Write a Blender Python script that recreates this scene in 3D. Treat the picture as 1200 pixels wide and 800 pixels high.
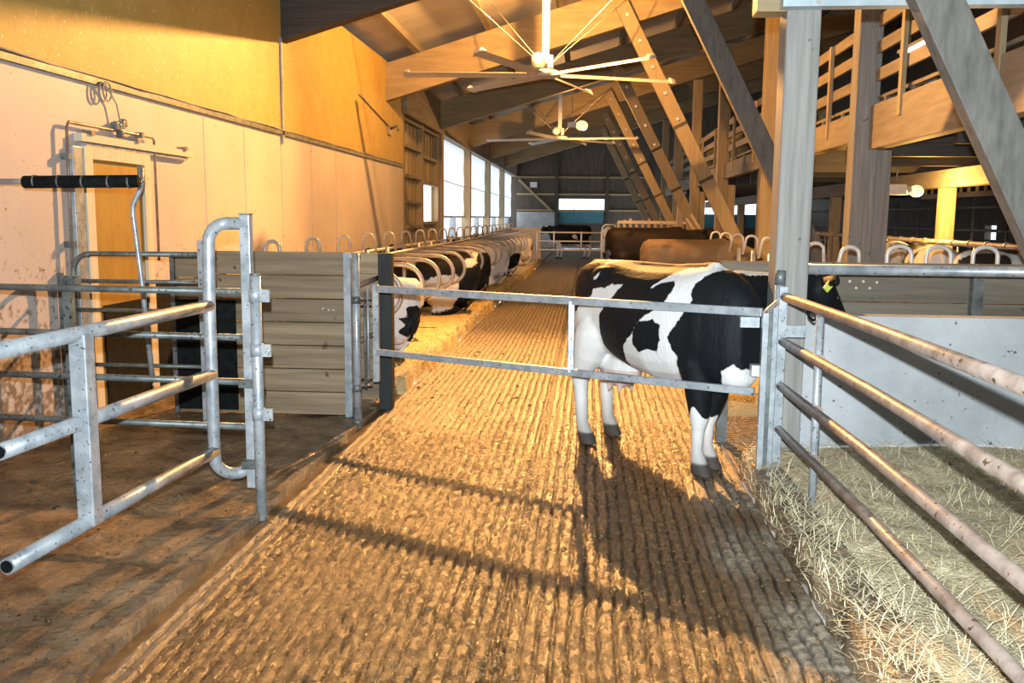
import bpy, bmesh, math, random
import numpy as np
from mathutils import Vector, Matrix
random.seed(7); RNG = np.random.default_rng(7)
for o in list(bpy.data.objects): bpy.data.objects.remove(o)
SC = bpy.context.scene; COL = SC.collection

# ------------------------------------------------------------------ camera, sky, flash, exposure
def make_camera():
    yaw, pitch, roll = 0.08124, 0.13417, math.radians(0.5)
    f0 = Vector((-math.sin(yaw), math.cos(yaw), 0)); r0 = Vector((math.cos(yaw), math.sin(yaw), 0)); u0 = Vector((0, 0, 1))
    f = f0*math.cos(pitch)-u0*math.sin(pitch); u = u0*math.cos(pitch)+f0*math.sin(pitch)
    r = r0*math.cos(roll)+u*math.sin(roll); u = u*math.cos(roll)-r0*math.sin(roll)
    c = bpy.data.cameras.new('camera'); c.lens = 32.4; c.sensor_width = 36; c.clip_start = .05; c.clip_end = 300
    o = bpy.data.objects.new('camera', c); COL.objects.link(o)
    m = Matrix((r, u, -f)).transposed().to_4x4(); m.translation = (0, 0, 1.75); o.matrix_world = m
    SC.camera = o
make_camera()
W = bpy.data.worlds.new('world'); SC.world = W; W.use_nodes = True
W.node_tree.nodes['Background'].inputs[0].default_value = (.86, .93, 1, 1)
W.node_tree.nodes['Background'].inputs[1].default_value = 2.4
SC.view_settings.view_transform = 'Standard'; SC.view_settings.look = 'None'
SC.cycles.diffuse_bounces = 1
SC.view_settings.exposure = 0.0; SC.view_settings.gamma = 1.0; SC.view_settings.use_curve_mapping = False
LAMP_COL = (1, .47, .13)
def light(name, kind, loc, power, col, radius=.1, target=None, spot=None):
    l = bpy.data.lights.new(name, kind); l.energy = power; l.color = col
    l.shadow_soft_size = radius
    o = bpy.data.objects.new(name, l); COL.objects.link(o); o.location = loc
    if target is not None: o.rotation_euler = (Vector(target)-Vector(loc)).to_track_quat('-Z', 'Y').to_euler()
    if spot: l.spot_size = math.radians(spot[0]); l.spot_blend = spot[1]
    return o
# the photographer's flash, on top of the camera
light('camera_flash', 'SPOT', (-.02, .0, 1.91), 2350, (.84, .94, 1), .02, (.15, 7, 2.05), (112, .95))

# ------------------------------------------------------------------ materials
def srgb(r, g, b):
    return tuple(((c/255)/12.92 if c/255 < .04045 else ((c/255+.055)/1.055)**2.4) for c in (r, g, b))+(1,)
MATS = {}
def mat(name, c1, c2=None, rough=.6, metal=0., scale=(4, 4, 4), detail=4., ramp=(.35, .65), bump=0., bscale=None,
        speck=None, speck_scale=40., speck_thr=.66, rough2=None, spec=.5, emit=None, emis=0., trans=0., vary=0.):
    if name in MATS: return MATS[name]
    m = bpy.data.materials.new(name); m.use_nodes = True; nt = m.node_tree; N = nt.nodes; L = nt.links
    b = N['Principled BSDF']; b.inputs['Roughness'].default_value = rough; b.inputs['Metallic'].default_value = metal
    b.inputs['Specular IOR Level'].default_value = spec
    c1 = tuple(c1[:3])+(1,); c2 = tuple((c2 or c1)[:3])+(1,)
    tc = N.new('ShaderNodeTexCoord'); mp = N.new('ShaderNodeMapping'); mp.inputs['Scale'].default_value = scale
    L.new(tc.outputs['Object'], mp.inputs['Vector'])
    ns = N.new('ShaderNodeTexNoise'); ns.inputs['Scale'].default_value = 1; ns.inputs['Detail'].default_value = detail
    ns.inputs['Roughness'].default_value = .62
    L.new(mp.outputs[0], ns.inputs['Vector'])
    rp = N.new('ShaderNodeValToRGB'); rp.color_ramp.elements[0].position = ramp[0]; rp.color_ramp.elements[1].position = ramp[1]
    rp.color_ramp.elements[0].color = c1; rp.color_ramp.elements[1].color = c2
    L.new(ns.outputs['Fac'], rp.inputs['Fac']); col = rp.outputs['Color']
    if speck:
        n2 = N.new('ShaderNodeTexNoise'); n2.inputs['Scale'].default_value = speck_scale; n2.inputs['Detail'].default_value = 2.5
        L.new(tc.outputs['Object'], n2.inputs['Vector'])
        r2 = N.new('ShaderNodeValToRGB'); r2.color_ramp.elements[0].position = speck_thr; r2.color_ramp.elements[1].position = speck_thr+.03
        L.new(n2.outputs['Fac'], r2.inputs['Fac'])
        mx = N.new('ShaderNodeMixRGB'); mx.inputs[2].default_value = tuple(speck[:3])+(1,)
        L.new(r2.outputs['Color'], mx.inputs[0]); L.new(col, mx.inputs[1]); col = mx.outputs[0]
    if vary:
        oi = N.new('ShaderNodeObjectInfo'); mv = N.new('ShaderNodeMapRange'); mv.inputs['To Min'].default_value = 1-vary; mv.inputs['To Max'].default_value = 1+vary
        L.new(oi.outputs['Random'], mv.inputs['Value']); vm = N.new('ShaderNodeVectorMath'); vm.operation = 'SCALE'; L.new(col, vm.inputs[0]); L.new(mv.outputs[0], vm.inputs['Scale']); col = vm.outputs[0]
    L.new(col, b.inputs['Base Color'])
    if rough2 is not None:
        rr = N.new('ShaderNodeMapRange'); rr.inputs['From Min'].default_value = .35; rr.inputs['From Max'].default_value = .65
        rr.inputs['To Min'].default_value = rough; rr.inputs['To Max'].default_value = rough2
        L.new(ns.outputs['Fac'], rr.inputs['Value']); L.new(rr.outputs[0], b.inputs['Roughness'])
    if bump:
        n3 = N.new('ShaderNodeTexNoise'); n3.inputs['Detail'].default_value = 4
        mp2 = N.new('ShaderNodeMapping'); mp2.inputs['Scale'].default_value = bscale or scale
        n3.inputs['Scale'].default_value = 1
        L.new(tc.outputs['Object'], mp2.inputs['Vector']); L.new(mp2.outputs[0], n3.inputs['Vector'])
        bp = N.new('ShaderNodeBump'); bp.inputs['Strength'].default_value = bump; bp.inputs['Distance'].default_value = .02
        L.new(n3.outputs['Fac'], bp.inputs['Height']); L.new(bp.outputs[0], b.inputs['Normal'])
    if emit: b.inputs['Emission Color'].default_value = tuple(emit[:3])+(1,); b.inputs['Emission Strength'].default_value = emis
    if trans:
        tr = N.new('ShaderNodeBsdfTranslucent'); tr.inputs['Color'].default_value = (.85, .88, .9, 1)
        ms = N.new('ShaderNodeMixShader'); ms.inputs[0].default_value = trans
        L.new(b.outputs[0], ms.inputs[1]); L.new(tr.outputs[0], ms.inputs[2]); L.new(ms.outputs[0], N['Material Output'].inputs[0])
    MATS[name] = m; return m
def wood(name, a, b, axis, rough=.65, fine=28., along=1.2, speck=None):
    s = [fine]*3; s['xyz'.index(axis)] = along
    return mat(name, a, b, rough, scale=tuple(s), detail=5, ramp=(.3, .7), bump=.25, bscale=tuple(s), speck=speck, speck_scale=9, speck_thr=.70, vary=.22)

GALV = mat('galvanised_steel', (.29, .33, .36), (.52, .56, .59), .38, .35, (9, 9, 9), 5, speck=(.05, .05, .045), speck_scale=55, speck_thr=.655)
GALV_DARK = mat('dull_galvanised_steel', (.09, .105, .10), (.22, .245, .24), .45, .35, (7, 7, 7), 5, speck=(.04, .035, .03), speck_scale=45, speck_thr=.62)
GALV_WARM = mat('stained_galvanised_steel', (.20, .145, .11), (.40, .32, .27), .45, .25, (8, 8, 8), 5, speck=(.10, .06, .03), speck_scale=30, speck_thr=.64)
STALL = mat('stall_tube_steel', (.36, .33, .28), (.52, .48, .42), .42, .3, (6, 6, 6))
WHITE_STEEL = mat('pale_steel', (.62, .62, .6), (.75, .75, .72), .4, .2, (6, 6, 6))
FAN = mat('fan_aluminium', (.62, .60, .56), (.74, .72, .68), .35, .3, (3, 3, 3))
BLACK = mat('black_rubber', (.004, .006, .006), (.012, .015, .015), .8, 0, (14, 14, 14), speck=(.07, .07, .06), speck_scale=70, speck_thr=.73, spec=.12)
DARKPOST = mat('dark_painted_post', (.006, .010, .010), (.020, .026, .025), .65, 0, (16, 16, 3))
PLANK = wood('weathered_plank_x', (.15, .107, .062), (.36, .275, .17), 'x', fine=16, along=.7, speck=(.09, .06, .035))
PLANK_R = wood('mossy_plank_x', (.13, .11, .08), (.23, .20, .145), 'x', speck=(.06, .05, .04))
GREY_POST = wood('grey_timber_z', (.19, .185, .17), (.33, .32, .295), 'z', speck=(.14, .13, .12))
BRACE = wood('grey_timber_brace', (.095, .09, .078), (.18, .17, .15), 'z', fine=20, along=5)
LAM_Z = wood('glulam_z', (.33, .25, .14), (.50, .39, .22), 'z')
LAM_X = wood('glulam_x', (.28, .21, .11), (.45, .34, .18), 'x', fine=9)
LAM_Y = wood('glulam_y', (.22, .185, .14), (.36, .31, .24), 'y', fine=12)
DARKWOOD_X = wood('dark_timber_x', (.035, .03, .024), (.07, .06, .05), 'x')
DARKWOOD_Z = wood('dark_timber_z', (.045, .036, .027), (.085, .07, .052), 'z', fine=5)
OSB = mat('upper_wall_board', (.47, .32, .075), (.58, .405, .12), .6, 0, (3.5, 3.5, 3.5), 8, (.3, .7), .12, (30, 30, 30), speck=(.74, .62, .28), speck_scale=26, speck_thr=.66)
PANEL = mat('lower_wall_panel', (.57, .50, .455), (.69, .61, .56), .55, 0, (.8, .8, .8), 6, (.3, .7), .06, (40, 40, 40), speck=(.22, .14, .09), speck_scale=24, speck_thr=.715)
def splash(m):
    N = m.node_tree.nodes; L = m.node_tree.links; b = N['Principled BSDF']; src = b.inputs['Base Color'].links[0].from_socket
    tc = N.new('ShaderNodeTexCoord'); sp = N.new('ShaderNodeSeparateXYZ'); L.new(tc.outputs['Object'], sp.inputs[0])
    n = N.new('ShaderNodeTexNoise'); n.inputs['Scale'].default_value = 17; n.inputs['Detail'].default_value = 6; L.new(tc.outputs['Object'], n.inputs['Vector'])
    a = N.new('ShaderNodeMath'); a.operation = 'MULTIPLY_ADD'; a.inputs[1].default_value = -.20; a.inputs[2].default_value = .24; L.new(sp.outputs['Z'], a.inputs[0])
    d = N.new('ShaderNodeMath'); d.operation = 'ADD'; L.new(a.outputs[0], d.inputs[0]); L.new(n.outputs['Fac'], d.inputs[1])
    r = N.new('ShaderNodeMapRange'); r.inputs['From Min'].default_value = .56; r.inputs['From Max'].default_value = .72; r.inputs['To Max'].default_value = .85; L.new(d.outputs[0], r.inputs['Value'])
    x = N.new('ShaderNodeMixRGB'); x.inputs[2].default_value = (.20, .13, .07, 1); L.new(r.outputs[0], x.inputs[0]); L.new(src, x.inputs[1]); L.new(x.outputs[0], b.inputs['Base Color'])
splash(PANEL)
CREAM = mat('roof_underside', (.58, .55, .47), (.68, .65, .57), .6, 0, (.6, 3, 3))
CONC = mat('concrete_wall', (.34, .36, .37), (.52, .54, .55), .75, 0, (2.2, 2.2, 2.2), 8, (.3, .7), .25, (26, 26, 26), speck=(.10, .10, .10), speck_scale=22, speck_thr=.70)
CONC_D = mat('dirty_concrete', (.06, .040, .022), (.30, .215, .13), .5, 0, (3.2, 3.2, 3.2), 9, (.33, .67), .8, (24, 24, 24), speck=(.08, .055, .03), speck_scale=26, speck_thr=.66, rough2=.3)
def alley_mat():
    m = bpy.data.materials.new('wet_mucky_concrete'); m.use_nodes = True; N = m.node_tree.nodes; L = m.node_tree.links; b = N['Principled BSDF']
    b.inputs['Specular IOR Level'].default_value = .85
    tc = N.new('ShaderNodeTexCoord'); mp = N.new('ShaderNodeMapping'); mp.inputs['Scale'].default_value = (34, 14, 34); L.new(tc.outputs['Object'], mp.inputs['Vector'])
    n = N.new('ShaderNodeTexNoise'); n.inputs['Scale'].default_value = 1; n.inputs['Detail'].default_value = 8; L.new(mp.outputs[0], n.inputs['Vector'])
    r = N.new('ShaderNodeValToRGB'); r.color_ramp.elements[0].position = .36; r.color_ramp.elements[1].position = .66
    r.color_ramp.elements[0].color = (.048, .027, .011, 1); r.color_ramp.elements[1].color = (.135, .078, .031, 1); L.new(n.outputs['Fac'], r.inputs['Fac'])
    at = N.new('ShaderNodeAttribute'); at.attribute_name = 'dry'
    n2 = N.new('ShaderNodeTexNoise'); n2.inputs['Scale'].default_value = 22; n2.inputs['Detail'].default_value = 6; L.new(tc.outputs['Object'], n2.inputs['Vector'])
    r2 = N.new('ShaderNodeValToRGB'); r2.color_ramp.elements[0].position = .35; r2.color_ramp.elements[1].position = .68
    r2.color_ramp.elements[0].color = (.10, .08, .055, 1); r2.color_ramp.elements[1].color = (.38, .32, .23, 1); L.new(n2.outputs['Fac'], r2.inputs['Fac'])
    mx = N.new('ShaderNodeMixRGB'); L.new(at.outputs['Fac'], mx.inputs[0]); L.new(r.outputs[0], mx.inputs[1]); L.new(r2.outputs[0], mx.inputs[2]); gv = N.new('ShaderNodeAttribute'); gv.attribute_name = 'groove'; mg = N.new('ShaderNodeMixRGB'); mg.inputs[2].default_value = (.010, .006, .003, 1); L.new(gv.outputs['Fac'], mg.inputs[0]); L.new(mx.outputs[0], mg.inputs[1]); L.new(mg.outputs[0], b.inputs['Base Color'])
    mr = N.new('ShaderNodeMapRange'); mr.inputs['From Min'].default_value = .35; mr.inputs['From Max'].default_value = .65; mr.inputs['To Min'].default_value = .13; mr.inputs['To Max'].default_value = .38
    L.new(n.outputs['Fac'], mr.inputs['Value']); ma = N.new('ShaderNodeMath'); ma.operation = 'MULTIPLY_ADD'; ma.inputs[1].default_value = .4
    L.new(at.outputs['Fac'], ma.inputs[0]); L.new(mr.outputs[0], ma.inputs[2]); L.new(ma.outputs[0], b.inputs['Roughness'])
    n3 = N.new('ShaderNodeTexNoise'); n3.inputs['Scale'].default_value = 120; n3.inputs['Detail'].default_value = 3; L.new(tc.outputs['Object'], n3.inputs['Vector'])
    bp = N.new('ShaderNodeBump'); bp.inputs['Strength'].default_value = .55; bp.inputs['Distance'].default_value = .012; L.new(n3.outputs['Fac'], bp.inputs['Height']); L.new(bp.outputs[0], b.inputs['Normal'])
    return m
ALLEY = alley_mat()
SAWDUST = mat('sawdust', (.44, .32, .14), (.62, .48, .25), .9, 0, (5, 5, 5), 7, (.3, .7), .6, (50, 50, 50), speck=(.18, .11, .05), speck_scale=9, speck_thr=.66)
STRAWBED = mat('straw_bedding', (.42, .33, .18), (.80, .67, .43), .85, 0, (16, 16, 16), 7, (.35, .65), .8, (60, 60, 60))
STRAW = mat('straw', (.66, .54, .29), (.95, .85, .60), .6, 0, (25, 25, 25), 2, (.3, .7))
CRUMB = mat('muck_crumbs', (.045, .028, .012), (.16, .10, .045), .35, 0, (9, 9, 9))
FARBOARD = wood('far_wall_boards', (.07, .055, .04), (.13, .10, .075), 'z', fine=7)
TEAL = mat('blue_windbreak', (.06, .20, .26), (.08, .25, .31), .6, 0, (3, 3, 3))
DOORM = mat('brown_door', (.36, .21, .035), (.46, .28, .055), .5, 0, (5, 5, 2), speck=(.6, .45, .25), speck_scale=30, speck_thr=.73)
PALEWOOD = wood('pale_door_frame', (.62, .55, .40), (.74, .67, .52), 'z')
CURTAIN = mat('white_curtain', (.70, .71, .70), (.80, .80, .79), .8, 0, (2, 2, 2), trans=.55)
TAN = mat('tan_board', (.56, .42, .27), (.66, .51, .34), .6, 0, (2, 2, 2))
STEELBEAM = mat('blue_grey_profile', (.40, .50, .54), (.55, .64, .67), .5, .3, (6, 6, 6))
TARP = mat('crumpled_tarp', (.16, .17, .16), (.34, .34, .31), .4, 0, (6, 6, 6))
HAY = mat('hay_bale', (.30, .24, .11), (.50, .42, .22), .9, 0, (14, 14, 14), 6, bump=.8, bscale=(40, 40, 40))
BULB = mat('lamp_bulb', (1, .8, .4), emit=(1, .72, .30), emis=1.8)
TUBE_LIGHT = mat('fluorescent_tube', (1, 1, 1), emit=(.9, .96, 1), emis=3.2)
BOLT = mat('bolt_steel', (.55, .52, .47), (.7, .66, .6), .4, .6)
CABLE = mat('grey_cable', (.25, .23, .2), (.4, .37, .33), .6)
SIGN = mat('white_sign', (.7, .7, .68), (.75, .75, .73), .5)
HOOFTAG = mat('yellow_tag', (.62, .66, .10), (.70, .72, .16), .5)
EYE = mat('eye', (.01, .008, .006), (.015, .01, .008), .1)

# ------------------------------------------------------------------ mesh helpers
class MB:
    def __init__(s): s.v = []; s.f = []; s.sm = []
    def add(s, vs, fs, smooth=False):
        n = len(s.v); s.v += [tuple(p) for p in vs]
        s.f += [tuple(i+n for i in f) for f in fs]; s.sm += ([smooth]*len(fs) if isinstance(smooth, bool) else smooth); return s
    def box(s, x0, x1, y0, y1, z0, z1):
        return s.add([(x0,y0,z0),(x1,y0,z0),(x1,y1,z0),(x0,y1,z0),(x0,y0,z1),(x1,y0,z1),(x1,y1,z1),(x0,y1,z1)],
                     [(0,3,2,1),(4,5,6,7),(0,1,5,4),(1,2,6,5),(2,3,7,6),(3,0,4,7)])
    def beam(s, p, q, w, h, up=(0,0,1)):
        p = Vector(p); q = Vector(q); d = (q-p).normalized(); up = Vector(up)
        sx = d.cross(up).normalized(); uz = sx.cross(d).normalized()
        r = [sx*a*w/2+uz*b*h/2 for a, b in ((-1,-1),(1,-1),(1,1),(-1,1))]
        return s.add([p+k for k in r]+[q+k for k in r], [(3,2,1,0),(4,5,6,7),(0,1,5,4),(1,2,6,5),(2,3,7,6),(3,0,4,7)])
    def tube(s, pts, r, n=10, caps=True, hollow=False):
        pts = [Vector(p) for p in pts]; rs = r if isinstance(r, (list, tuple)) else [r]*len(pts)
        vs = []; ref = None
        for i, p in enumerate(pts):
            d = (pts[min(i+1, len(pts)-1)]-pts[max(i-1, 0)]).normalized()
            if ref is None:
                ref = d.orthogonal().normalized()
            ref = (ref-d*ref.dot(d)).normalized(); b = d.cross(ref)
            for k in range(n):
                a = 2*math.pi*k/n; vs.append(p+(ref*math.cos(a)+b*math.sin(a))*rs[i])
        fs = []; sm = []
        for i in range(len(pts)-1):
            for k in range(n):
                fs.append((i*n+k, i*n+(k+1) % n, (i+1)*n+(k+1) % n, (i+1)*n+k)); sm.append(True)
        if caps:
            m = (len(pts)-1)*n
            fs.append(tuple(reversed(range(n)))); fs.append(tuple(range(m, m+n))); sm += [False, False]
        return s.add(vs, fs, sm)
    def loft(s, rings, smooth=True):
        n = len(rings[0]); vs = [p for r in rings for p in r]; fs = []; sm = []
        for i in range(len(rings)-1):
            for k in range(n):
                fs.append((i*n+k, i*n+(k+1) % n, (i+1)*n+(k+1) % n, (i+1)*n+k)); sm.append(smooth)
        m = (len(rings)-1)*n
        fs.append(tuple(reversed(range(n)))); fs.append(tuple(range(m, m+n))); sm += [False, False]
        return s.add(vs, fs, sm)
    def ball(s, c, rx, ry, rz, n=10, m=7):
        rings = []
        for i in range(m+1):
            t = -math.pi/2+math.pi*(i+.02 if i == 0 else i-.02 if i == m else i)/m
            rings.append([(c[0]+rx*math.cos(t)*math.cos(2*math.pi*k/n), c[1]+ry*math.cos(t)*math.sin(2*math.pi*k/n), c[2]+rz*math.sin(t)) for k in range(n)])
        return s.loft(rings)
    def build(s, name, m, parent=None, origin=None, bevel=0.):
        if parent is not None:
            r = parent
            while r.parent: r = r.parent
            org = Vector(r.location)
        elif origin is not None: org = Vector(origin)
        else:
            a = np.array(s.v); org = Vector(((a[:,0].min()+a[:,0].max())/2, (a[:,1].min()+a[:,1].max())/2, a[:,2].min()))
        me = bpy.data.meshes.new(name)
        me.from_pydata([tuple(Vector(p)-org) for p in s.v], [], s.f)
        me.polygons.foreach_set('use_smooth', s.sm); me.materials.append(m); me.update()
        o = bpy.data.objects.new(name, me); COL.objects.link(o)
        if parent is not None: o.parent = parent
        else: o.location = org
        if bevel:
            b = o.modifiers.new('bevel', 'BEVEL'); b.width = bevel; b.segments = 2; b.limit_method = 'ANGLE'
        return o
def tag(o, label=None, cat=None, group=None, kind=None):
    if label: o['label'] = label
    if cat: o['category'] = cat
    if group: o['group'] = group
    if kind: o['kind'] = kind
    return o
def thing(name, loc, label, cat, group=None):
    o = bpy.data.objects.new(name, None); COL.objects.link(o); o.location = loc; o.empty_display_size = .1
    return tag(o, label, cat, group)
def struct(o, label, cat): return tag(o, label, cat, None, 'structure')
def copy_tree(o, loc, label=None, parent=None):
    c = o.copy(); COL.objects.link(c)
    if parent is None: c.location = loc
    else: c.parent = parent
    if label: c['label'] = label
    for ch in list(o.children): copy_tree(ch, None, None, c)
    return c
def grid(name, m, X, Y, Z, kind, parent=None):
    ny, nx = Z.shape; vs = np.stack([X, Y, Z], -1).reshape(-1, 3)
    i = np.arange(ny*nx).reshape(ny, nx)
    f = np.stack([i[:-1,:-1], i[:-1,1:], i[1:,1:], i[1:,:-1]], -1).reshape(-1, 4)
    me = bpy.data.meshes.new(name); me.vertices.add(len(vs)); me.vertices.foreach_set('co', vs.astype(np.float32).ravel())
    me.loops.add(f.size); me.loops.foreach_set('vertex_index', f.astype(np.int32).ravel())
    me.polygons.add(len(f)); me.polygons.foreach_set('loop_start', np.arange(0, f.size, 4, dtype=np.int32))
    me.polygons.foreach_set('use_smooth', np.ones(len(f), bool))
    me.update(calc_edges=True); me.validate(); me.materials.append(m)
    o = bpy.data.objects.new(name, me); COL.objects.link(o)
    if parent: o.parent = parent
    return o
def vnoise(x, y, seed):
    r = np.random.default_rng(seed).random((256, 256))
    xi = np.floor(x).astype(int); yi = np.floor(y).astype(int); fx = x-xi; fy = y-yi
    fx = fx*fx*(3-2*fx); fy = fy*fy*(3-2*fy)
    a = r[yi % 256, xi % 256]; b = r[yi % 256, (xi+1) % 256]; c = r[(yi+1) % 256, xi % 256]; d = r[(yi+1) % 256, (xi+1) % 256]
    return (a*(1-fx)+b*fx)*(1-fy)+(c*(1-fx)+d*fx)*fy
def arc(c, r, a0, a1, n, plane='xz', other=0.):
    out = []
    for i in range(n+1):
        a = math.radians(a0+(a1-a0)*i/n); u = c[0]+r*math.cos(a); v = c[1]+r*math.sin(a)
        out.append((u, other, v) if plane == 'xz' else (other, u, v))
    return out
ORD = ['first','second','third','fourth','fifth','sixth','seventh','eighth','ninth','tenth','eleventh','twelfth','thirteenth','fourteenth',
       'fifteenth','sixteenth','seventeenth','eighteenth','nineteenth','twentieth','twenty-first','twenty-second','twenty-third','twenty-fourth']

# ------------------------------------------------------------------ floors
def floors():
    pitch = .0660
    xs = np.arange(-1.80, 1.075, pitch/8)
    ys = np.concatenate([np.arange(-5, 2.2, .25), np.arange(2.2, 8.5, .018), np.arange(8.5, 16, .06), np.arange(16, 53.2, .4)])
    X, Y = np.meshgrid(xs, ys)
    wob = (vnoise(X*3, Y*2.2, 3)-.5)*.010+(vnoise(X*14, Y*9, 4)-.5)*.012
    p = ((X+wob+1.80) % pitch)/pitch
    g = np.clip(1-np.abs(p-.5)/.19, 0, 1); g = g*g*(3-2*g)
    fill = np.clip((vnoise(X*9, Y*11, 8)-.52)*4, 0, 1)
    Z = -.026*g*(1-.35*fill)+(vnoise(X*40, Y*30, 5)-.5)*.0035+(vnoise(X*5, Y*4, 6)-.5)*.006-np.clip(vnoise(X*26, Y*20, 91)-.72, 0, 1)*.04
    seam = np.exp(-((X+.345)/.014)**2); Z -= seam*.016
    o = grid('floor_alley', ALLEY, X, Y, Z, 'structure')
    dry = np.clip((X-.72+(vnoise(X*4, Y*3, 71)-.5)*.5)/.3, 0, 1)*np.clip((7.5-Y)/1.5, 0, 1)+np.clip((-1.66-X)/.1, 0, 1)*.5+np.clip((Y-7.0+(vnoise(X*3, Y*2, 77)-.5)*2)/5, 0, .9)
    a = o.data.attributes.new('dry', 'FLOAT', 'POINT'); a.data.foreach_set('value', np.clip(dry, 0, 1).astype(np.float32).ravel())
    a = o.data.attributes.new('groove', 'FLOAT', 'POINT'); a.data.foreach_set('value', np.clip(g*1.5*(1-.45*fill)*(1-.5*np.clip(dry, 0, 1))+seam, 0, .97).astype(np.float32).ravel()); struct(o, 'wet mucky alley floor with lengthwise grooves', 'floor')
    xs = np.linspace(-4.2, -1.93, 90); ys = np.concatenate([np.arange(-5, 2.6, .2), np.arange(2.6, 8.9, .03)])
    X, Y = np.meshgrid(xs, ys)
    Z = .02+(vnoise(X*2, Y*2, 11)-.5)*.02+(vnoise(X*9, Y*9, 12)-.5)*.012+np.clip(vnoise(X*16, Y*16, 13)-.62, 0, 1)*.035
    o = grid('floor_left', CONC_D, X, Y, Z, 'structure'); struct(o, 'muddy concrete floor beside the alley in the left foreground', 'floor')
    b = MB(); n = 60
    rng = random.Random(3)
    for i in range(n):
        y0 = -5+i*13.9/n; y1 = y0+13.9/n
        b.box(-1.93, -1.865, y0, y1-.004, -.05, .045+rng.uniform(-.004, .004))
    o = b.build('kerb_strip', CONC_D); struct(o, 'low concrete lip along the left edge of the alley', 'kerb')
    o = MB().box(-1.87, -1.80, -5, 8.9, -.05, -.008).build('gutter_strip', CRUMB); struct(o, 'narrow dark gutter line along the left alley edge', 'gutter')
    # lying beds left
    xs = np.linspace(-4.2, -1.80, 80); ys = np.concatenate([np.arange(8.95, 18, .06), np.arange(18, 36.1, .2)])
    X, Y = np.meshgrid(xs, ys); X = X.copy()
    Z = .17+(vnoise(X*3, Y*3, 21)-.5)*.05+(vnoise(X*15, Y*15, 22)-.5)*.022
    X[:, -1] += (vnoise(Y[:, -1]*5, Y[:, -1]*0, 23)-.5)*.07; Z[:, -1] = -.02; X[:, -2] = X[:, -1]-.035; Z[0, :] = -.02
    o = grid('cubicle_bed', SAWDUST, X, Y, Z, 'structure'); struct(o, 'raised sawdust lying bed along the left of the alley', 'bed')
    # right beds
    xs = np.linspace(1.08, 4.6, 50); ys = np.arange(8.3, 46, .2)
    X, Y = np.meshgrid(xs, ys)
    Z = .14+(vnoise(X*3, Y*3, 31)-.5)*.05; Z[:, 0] = -.02; Z[0, :] = -.02
    o = grid('cubicle_bed', SAWDUST, X, Y, Z, 'structure'); struct(o, 'raised sawdust bed to the right of the alley under the black cow', 'bed')
    o = MB().box(4.6, 12, 6.5, 53, -.1, .02).build('floor_right', CONC_D); struct(o, 'concrete feeding floor beneath the hay loft', 'floor')
    o = MB().box(1.07, 4.6, 6.2, 8.3, -.12, -.03).build('floor_gutter', CONC_D); struct(o, 'concrete floor under the slats beside the standing cow', 'floor')
    o = MB().box(-4.2, -1.8, 36, 53, -.1, .03).build('floor_far', CONC_D); struct(o, 'concrete floor beyond the tan board at the far end', 'floor')
    # straw pen right
    xs = np.linspace(1.24, 6, 130); ys = np.arange(-2, 6.32, .05)
    X, Y = np.meshgrid(xs, ys)
    Z = .15+(vnoise(X*1.3, Y*1.3, 41)-.5)*.08+(vnoise(X*6, Y*6, 42)-.5)*.05+np.clip(Y-5.6, 0, 1)*.08
    o = grid('straw_bed', STRAWBED, X, Y, Z, 'structure'); struct(o, 'deep straw bedding covering the pen floor', 'bed')
    xs = np.linspace(1.07, 1.27, 8); ys = np.arange(-2, 6.3, .04)
    X, Y = np.meshgrid(xs, ys); X = X.copy()
    Z = .175+(vnoise(X*8, Y*4, 43)-.5)*.03+(vnoise(X*30, Y*30, 44)-.5)*.012
    X[:, 0] += (vnoise(Y[:, 0]*8, Y[:, 0]*0, 45)-.5)*.03; X[:, 1] = X[:, 0]+.012+.004; Z[:, 0] = -.04
    o = grid('kerb_straw', CONC_D, X, Y, Z, 'structure'); struct(o, 'rough concrete kerb between the alley and the straw pen', 'kerb')
floors()
def slat_grate(x0, x1, y0, y1, z, n, label, along):
    r = thing('slatted_grate', ((x0+x1)/2, (y0+y1)/2, z-.06), label, 'grate')
    for i in range(n):
        if along == 'x':
            a = y0+(y1-y0)*i/n; b = MB().box(x0, x1, a, a+(y1-y0)/n*.62, z-.06, z)
        else:
            a = x0+(x1-x0)*i/n; b = MB().box(a, a+(x1-x0)/n*.62, y0, y1, z-.06, z)
        b.build('slat', CONC_D, r)
    return r
slat_grate(-2.40, -1.94, 7.80, 8.93, .075, 16, 'slatted floor grate at the foot of the dark stall post', 'x')
slat_grate(1.10, 1.62, 6.55, 8.28, .0, 22, 'slatted floor grate beneath the front of the standing cow', 'x')
o = MB().box(1.075, 1.10, 6.2, 8.28, -.08, .0).build('trim_1', GALV_WARM); struct(o, 'steel edge strip beside the slatted gutter right of the cow', 'trim')

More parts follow.
